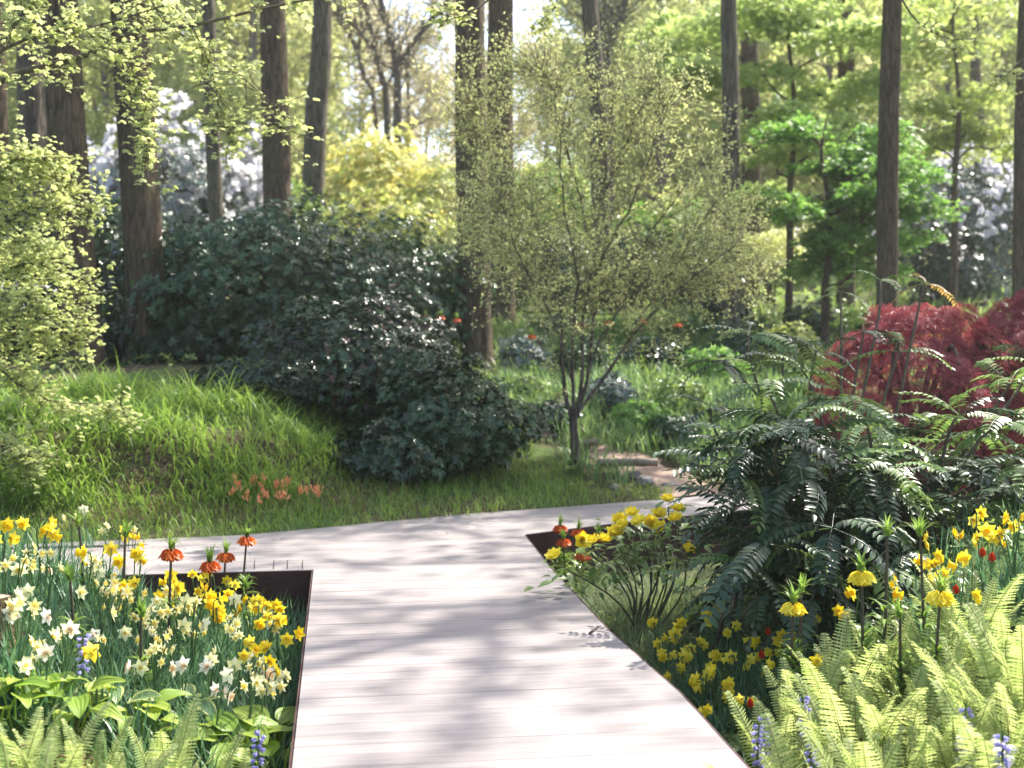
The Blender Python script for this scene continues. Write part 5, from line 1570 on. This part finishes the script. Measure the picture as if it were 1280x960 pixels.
# ------------------------------------------------------------------ ferns
def frond(seed, ln, pairs=24, curl=True, width=.17):
    r = random.Random(seed); g, gs = Geo(), Geo()
    n = 40; pts = []; p = np.array([0, 0, 0.0]); ang = .12
    bend = r.uniform(.1, .45)
    for i in range(n):
        t = i / (n - 1)
        pts.append(p.copy())
        st = ln / n * (1 if t < .9 or not curl else .55)
        p = p + np.array([0, math.sin(ang), math.cos(ang)]) * st
        ang += bend / n + (.32 if curl and t > .9 else 0) + (.8 * t * t / n)
    pts = np.array(pts)
    tube(gs, pts, np.linspace(.0042, .0012, n), 5)
    tan = norm(np.gradient(pts, axis=0)); nor = np.cross(np.array([1.0, 0, 0]), tan)
    for i in range(pairs):
        t = .14 + .84 * i / pairs
        k = int(t * (n - 1)); w = width * math.sin(math.pi * min(1, (t * .92 + .06)) ** .8) ** .75 * ln / .6 * .5
        if w < .008: continue
        for sd in (-1, 1):
            d = norm(np.array([sd, 0, 0]) + tan[k] * .22 + nor[k] * r.uniform(-.25, .05))
            up = np.cross(d, tan[k]) * sd
            # pinna: midrib quad strip with lobes
            m = 7; V = []; 
            for j in range(m + 1):
                u = j / m; ww = .0085 * (1 - u) ** .6 * ln / .6 + .001
                c = pts[k] + d * w * u + nor[k] * (-.06 * u * u * w)
                lob = 1.0 if j % 2 == 0 else .45
                V.append(c - tan[k] * ww * lob); V.append(c + tan[k] * ww * lob)
            F = [[2 * j, 2 * j + 1, 2 * j + 3, 2 * j + 2] for j in range(m)]
            g.add(V, F, r.random())
    return gs.mesh('stalk'), g.mesh('pinnae')
FRONDS = [frond(20 + i, .55 + .07 * (i % 3), 32 + i % 4, True, .12 + .02 * (i % 3)) for i in range(6)]
for a, b in FRONDS: a.materials.append(M['fern_stem']); b.materials.append(M['fern'])
def crozier_mesh():
    g = Geo(); pts = [(0, 0, 0), (0, .01, .1), (0, .0, .2)]; 
    for k in range(10): a = k * .62; rr = .02 - .0016 * k; pts.append((0, .02 - rr * math.cos(a), .21 + rr * math.sin(a)))
    tube(g, curve_pts(pts, 30), np.linspace(.005, .0035, 30), 5)
    me = g.mesh('crozier'); me.materials.append(M['fern_brown']); return me
CROZ = crozier_mesh()
def fern(px, py, h, n, label, s=1.0, dmin=3.2, d=None, spread=.35):
    b = hit(px, py, h, dmin) if d is None else under(px, d)
    o = thing('fern', label, 'fern', b, (0, 0, 0), s, 'unfurling ferns in the beds')
    for k in range(n):
        a = k * 6.283 / n + rs.uniform(-.3, .3)
        fs, fp = rs.choice(FRONDS); q = rs.uniform(.78, 1.08)
        rot = (-rs.uniform(-.05, spread), rs.uniform(-.2, .2), a)
        f1 = obj('frond', fs, None, o, (-.03 * math.sin(a), .03 * math.cos(a), -.02), rot, q)
        obj('pinnae', fp, None, f1)
    for k in range(2):
        obj('crozier', CROZ, None, o, (rs.uniform(-.06, .06), rs.uniform(-.06, .06), -.01), (0, 0, rs.uniform(0, 6)), rs.uniform(.8, 1.6))
RF = [(1000, 815, 'fern nearest the small yellow daffodils'), (975, 860, 'fern beside the right boardwalk edge'), (1050, 790, 'fern left of the yellow crown imperials'), (1105, 760, 'fern in front of the dark pinnate shrub'), (1070, 850, 'fern behind the tall bluebell'),
      (1130, 830, 'fern in the centre of the right bed'), (1160, 790, 'fern below the yellow crown imperial by the right edge'), (1215, 700, 'upper fern under the tall yellow daffodils'), (1260, 730, 'upper fern at the right edge'), (1220, 790, 'fern left of the right-edge ferns'),
      (1270, 810, 'fern at the right edge halfway up the bed'), (1100, 905, 'low fern at the bottom, right of the tall bluebell'), (1150, 890, 'pale fern at the bottom, left of the white hyacinths'), (1200, 850, 'fern above the white hyacinths'), (1255, 870, 'fern at the right edge beside the hyacinths'),
      (1010, 930, 'low fern at the bottom edge beside the boardwalk'), (1060, 940, 'low fern at the bottom edge right of the bluebells'), (1180, 740, 'fern between the crown imperial and tall daffodils'), (1285, 770, 'fern cut by the right edge')]
for i, (px, py, lab) in enumerate(RF):
    fern(px, py, .5, 10 + i % 3, lab, rs.uniform(.78, .98), 3.6, spread=.3)
LF = [(15, 865, 'fern at the left edge in front of the hostas'), (60, 880, 'fern at the bottom left, second from the edge'), (110, 885, 'fern in front of the yellow-green hosta leaves'), (150, 905, 'fern at the bottom left before the margined hosta'), (205, 895, 'upright fern left of the middle hosta'), (245, 915, 'fern at the bottom between two hostas'),
      (290, 925, 'fern nearest the boardwalk at the bottom left'), (30, 930, 'low fern in the bottom left corner'), (90, 940, 'low fern along the bottom edge at left'), (180, 940, 'low fern along the bottom edge under the hostas'), (130, 950, 'fern at the bottom edge between the corner and the hostas')]
for i, (px, py, lab) in enumerate(LF):
    fern(px, py + 12, .38, 7 + i % 3, lab, rs.uniform(.6, .75), 3.2, spread=.22)

# ------------------------------------------------------------------ hostas
def hosta_leaf(seed, w=.62):
    r = random.Random(seed); V = []; E = []; nu, nv = 19, 11
    for j in range(nv):
        t = j / (nv - 1); hw = w * .5 * (math.sin(math.pi * min(1, t ** .62)) ** .7 if 0 < t < 1 else 0.0)
        for i in range(nu):
            u = -1 + 2 * i / (nu - 1)
            z = .22 * t - .38 * t * t + .16 * abs(u) ** 1.6 * hw * 2 + .016 * math.cos(u * 17) * math.sin(math.pi * t) + .02 * math.sin(t * 9 + u * 2 + seed) * abs(u)
            V.append([u * hw, t, z]); E.append(max(abs(u), (t - .8) * 4.5 if t > .8 else 0))
    F = [[j * nu + i, j * nu + i + 1, (j + 1) * nu + i + 1, (j + 1) * nu + i] for j in range(nv - 1) for i in range(nu - 1)]
    g = Geo(); g.add(np.array(V) * .2, F, r.random(), E)
    tube(g, [(0, 0, 0), (0, -.03, -.06), (0, -.06, -.16)], [.006, .005, .005], 5)
    return g.mesh('leaf')
HOST = {k: [hosta_leaf(i + (0 if k == 'hosta' else 9), .56 + .06 * i) for i in range(3)] for k in ('hosta', 'hosta_blue')}
for k in HOST:
    for me in HOST[k]: me.materials.append(M[k])
def hosta(px, py, kind, n, label, s=1.15, h=.32):
    b = hit(px, py, h, 3.4)
    o = thing('hosta', label, 'plant', b, (0, 0, rs.uniform(0, 6)), 1, 'hostas along the left bed')
    for k in range(n):
        a = k * 6.283 / n * 1.6 + rs.uniform(-.3, .3); rr = rs.uniform(.04, .1)
        obj('leaf', rs.choice(HOST[kind]), None, o, (-math.sin(a) * rr, math.cos(a) * rr, h * rs.uniform(.55, 1.0)), (rs.uniform(-.25, .45), rs.uniform(-.25, .25), a), s * rs.uniform(.75, 1.1))
for px, py, kind, n, lab in ((10, 855, 'hosta', 7, 'yellow-green hosta at the left edge beside the stump'), (45, 838, 'hosta', 8, 'lime hosta with upright leaves right of the stump'), (90, 860, 'hosta', 8, 'yellow-green hosta in front of the blue bluebell'),
                             (140, 858, 'hosta_blue', 7, 'hosta with grey-green cream-edged leaves in the middle of the left clump'), (175, 880, 'hosta', 7, 'lime hosta in front of the green lily shoot'), (235, 875, 'hosta_blue', 6, 'grey-green margined hosta left of the boardwalk end clump'),
                             (250, 895, 'hosta', 6, 'yellow hosta between ferns and white daffodils'), (300, 910, 'hosta', 7, 'lime hosta next to the boardwalk edge'), (340, 905, 'hosta', 6, 'lime hosta touching the boardwalk edge'), (345, 935, 'hosta', 7, 'bright hosta with leaves lying over the boardwalk at the bottom')):
    hosta(px, py, kind, n + 2, lab, .95 if px > 290 else .78, .3 if px > 290 else .24)

# mossy stump in the lower left corner
b = hit(-8, 845, 0, 3.6)
g = Geo(); trunk_geo(g, [(0, 0, -.1), (0, 0, .1), (-.02, .02, .22), (-.03, .03, .33)], [.15, .125, .11, .1], sides=18, n=12, flare=1.25, seed=51, rough=.1)
root = thing('tree_stump', 'mossy brown stump at the left edge beside the hostas', 'stump', b)
obj('stump_body', g.mesh('stump_body'), M['stump'], root)
g = Geo(); th = np.arange(14) * 2 * math.pi / 14
g.add([(-.03 + .1 * math.cos(t), .03 + .1 * math.sin(t), .325) for t in th] + [(-.03, .03, .335)], [[i, (i + 1) % 14, 14] for i in range(14)])
obj('cut_face', g.mesh('cut_face'), M['log'], root)

# far yellow daffodils on the lawn at the right
for i in range(26):
    px, py = 1165 + 97 * i / 25, rs.uniform(322, 368)
    d = 30 + (368 - py) * .35
    b = under(px, d)
    o = thing('daffodil', 'tiny yellow daffodil on the far lawn, %s from the left' % ordn(i + 1), 'flower', b, (0, 0, rs.uniform(0, 6)), 1.5, 'far lawn daffodils')
    for nme, me in rs.choice(DAF['gold']): obj(nme, me, None, o)

# mixed low planting on the slope behind the little tree
GP = 'low leafy clumps on the slope'
for i, (px, pt, d, hw, mt, lab) in enumerate((
        (655, 470, 16.0, 34, 'meadow', 'bright green leafy clump at the foot of the twin trunks'), (690, 505, 14.6, 30, 'hedge', 'dark green clump beside the little tree, at its left'), (765, 470, 15.8, 34, 'grey_leaf', 'grey-green clump right behind the little tree stems'),
        (800, 500, 14.8, 38, 'maple', 'mid green clump above the log step'), (850, 470, 15.6, 36, 'meadow', 'bright green clump left of the pinnate shrub, upper one'), (845, 520, 14.2, 32, 'hedge', 'dark green clump above the stones of the path'),
        (730, 430, 18.2, 40, 'hedge', 'dark clump under the olive crown'), (820, 425, 18.5, 42, 'rhodo_dark', 'dark evergreen clump under the right olive branches'), (890, 430, 17.6, 40, 'maple', 'fresh green clump behind the pinnate shrub top'),
        (660, 415, 19.0, 36, 'grey_leaf', 'pale grey-green clump just right of the twin trunks'), (930, 395, 19.5, 40, 'hedge', 'dark green clump under the multistem shrub'), (985, 405, 18.8, 45, 'yellowgreen_shrub', 'yellow-green clump right of the multistem shrub'),
        (780, 395, 22.0, 45, 'maple', 'green clump in front of the hedge'), (860, 385, 22.5, 45, 'meadow', 'light green clump in front of the hedge, at its right'), (705, 395, 22.5, 40, 'hedge', 'dark clump between twin trunks and hedge'),
        (1010, 375, 23.0, 45, 'hedge', 'dark green clump beneath the green maple'), (1075, 380, 22.0, 40, 'meadow', 'light green clump left of the slim trunk'))):
    shrub('leafy_clump', lab, px, pt, d, hw, [(mt, 1.0)], 420, ROS5, .075 if d < 17 else .095, .45, 120 + i, GP, stems=3, cat='plant')

# ------------------------------------------------------------------ haze volume added to pale the background
def haze():
    x0, x1, y0, y1, z0, z1 = -270, 270, -45, 330, -3, 34
    V = [(x, y, z) for z in (z0, z1) for y in (y0, y1) for x in (x0, x1)]
    F = [[0, 2, 3, 1], [4, 5, 7, 6], [0, 1, 5, 4], [2, 6, 7, 3], [0, 4, 6, 2], [1, 3, 7, 5]]
    g = Geo(); g.add(V, F)
    m, nt, out = new_mat('paling_haze')
    v = nt.nodes.new('ShaderNodeVolumePrincipled')
    v.inputs['Color'].default_value = (.93, .95, .9, 1)
    v.inputs['Density'].default_value = .0008
    v.inputs['Anisotropy'].default_value = .35
    nt.links.new(v.outputs[0], out.inputs['Volume'])
    tag(obj('haze', g.mesh('haze', False), m), 'thin haze added to pale and soften the wood', 'haze', None, 'stuff')
haze()
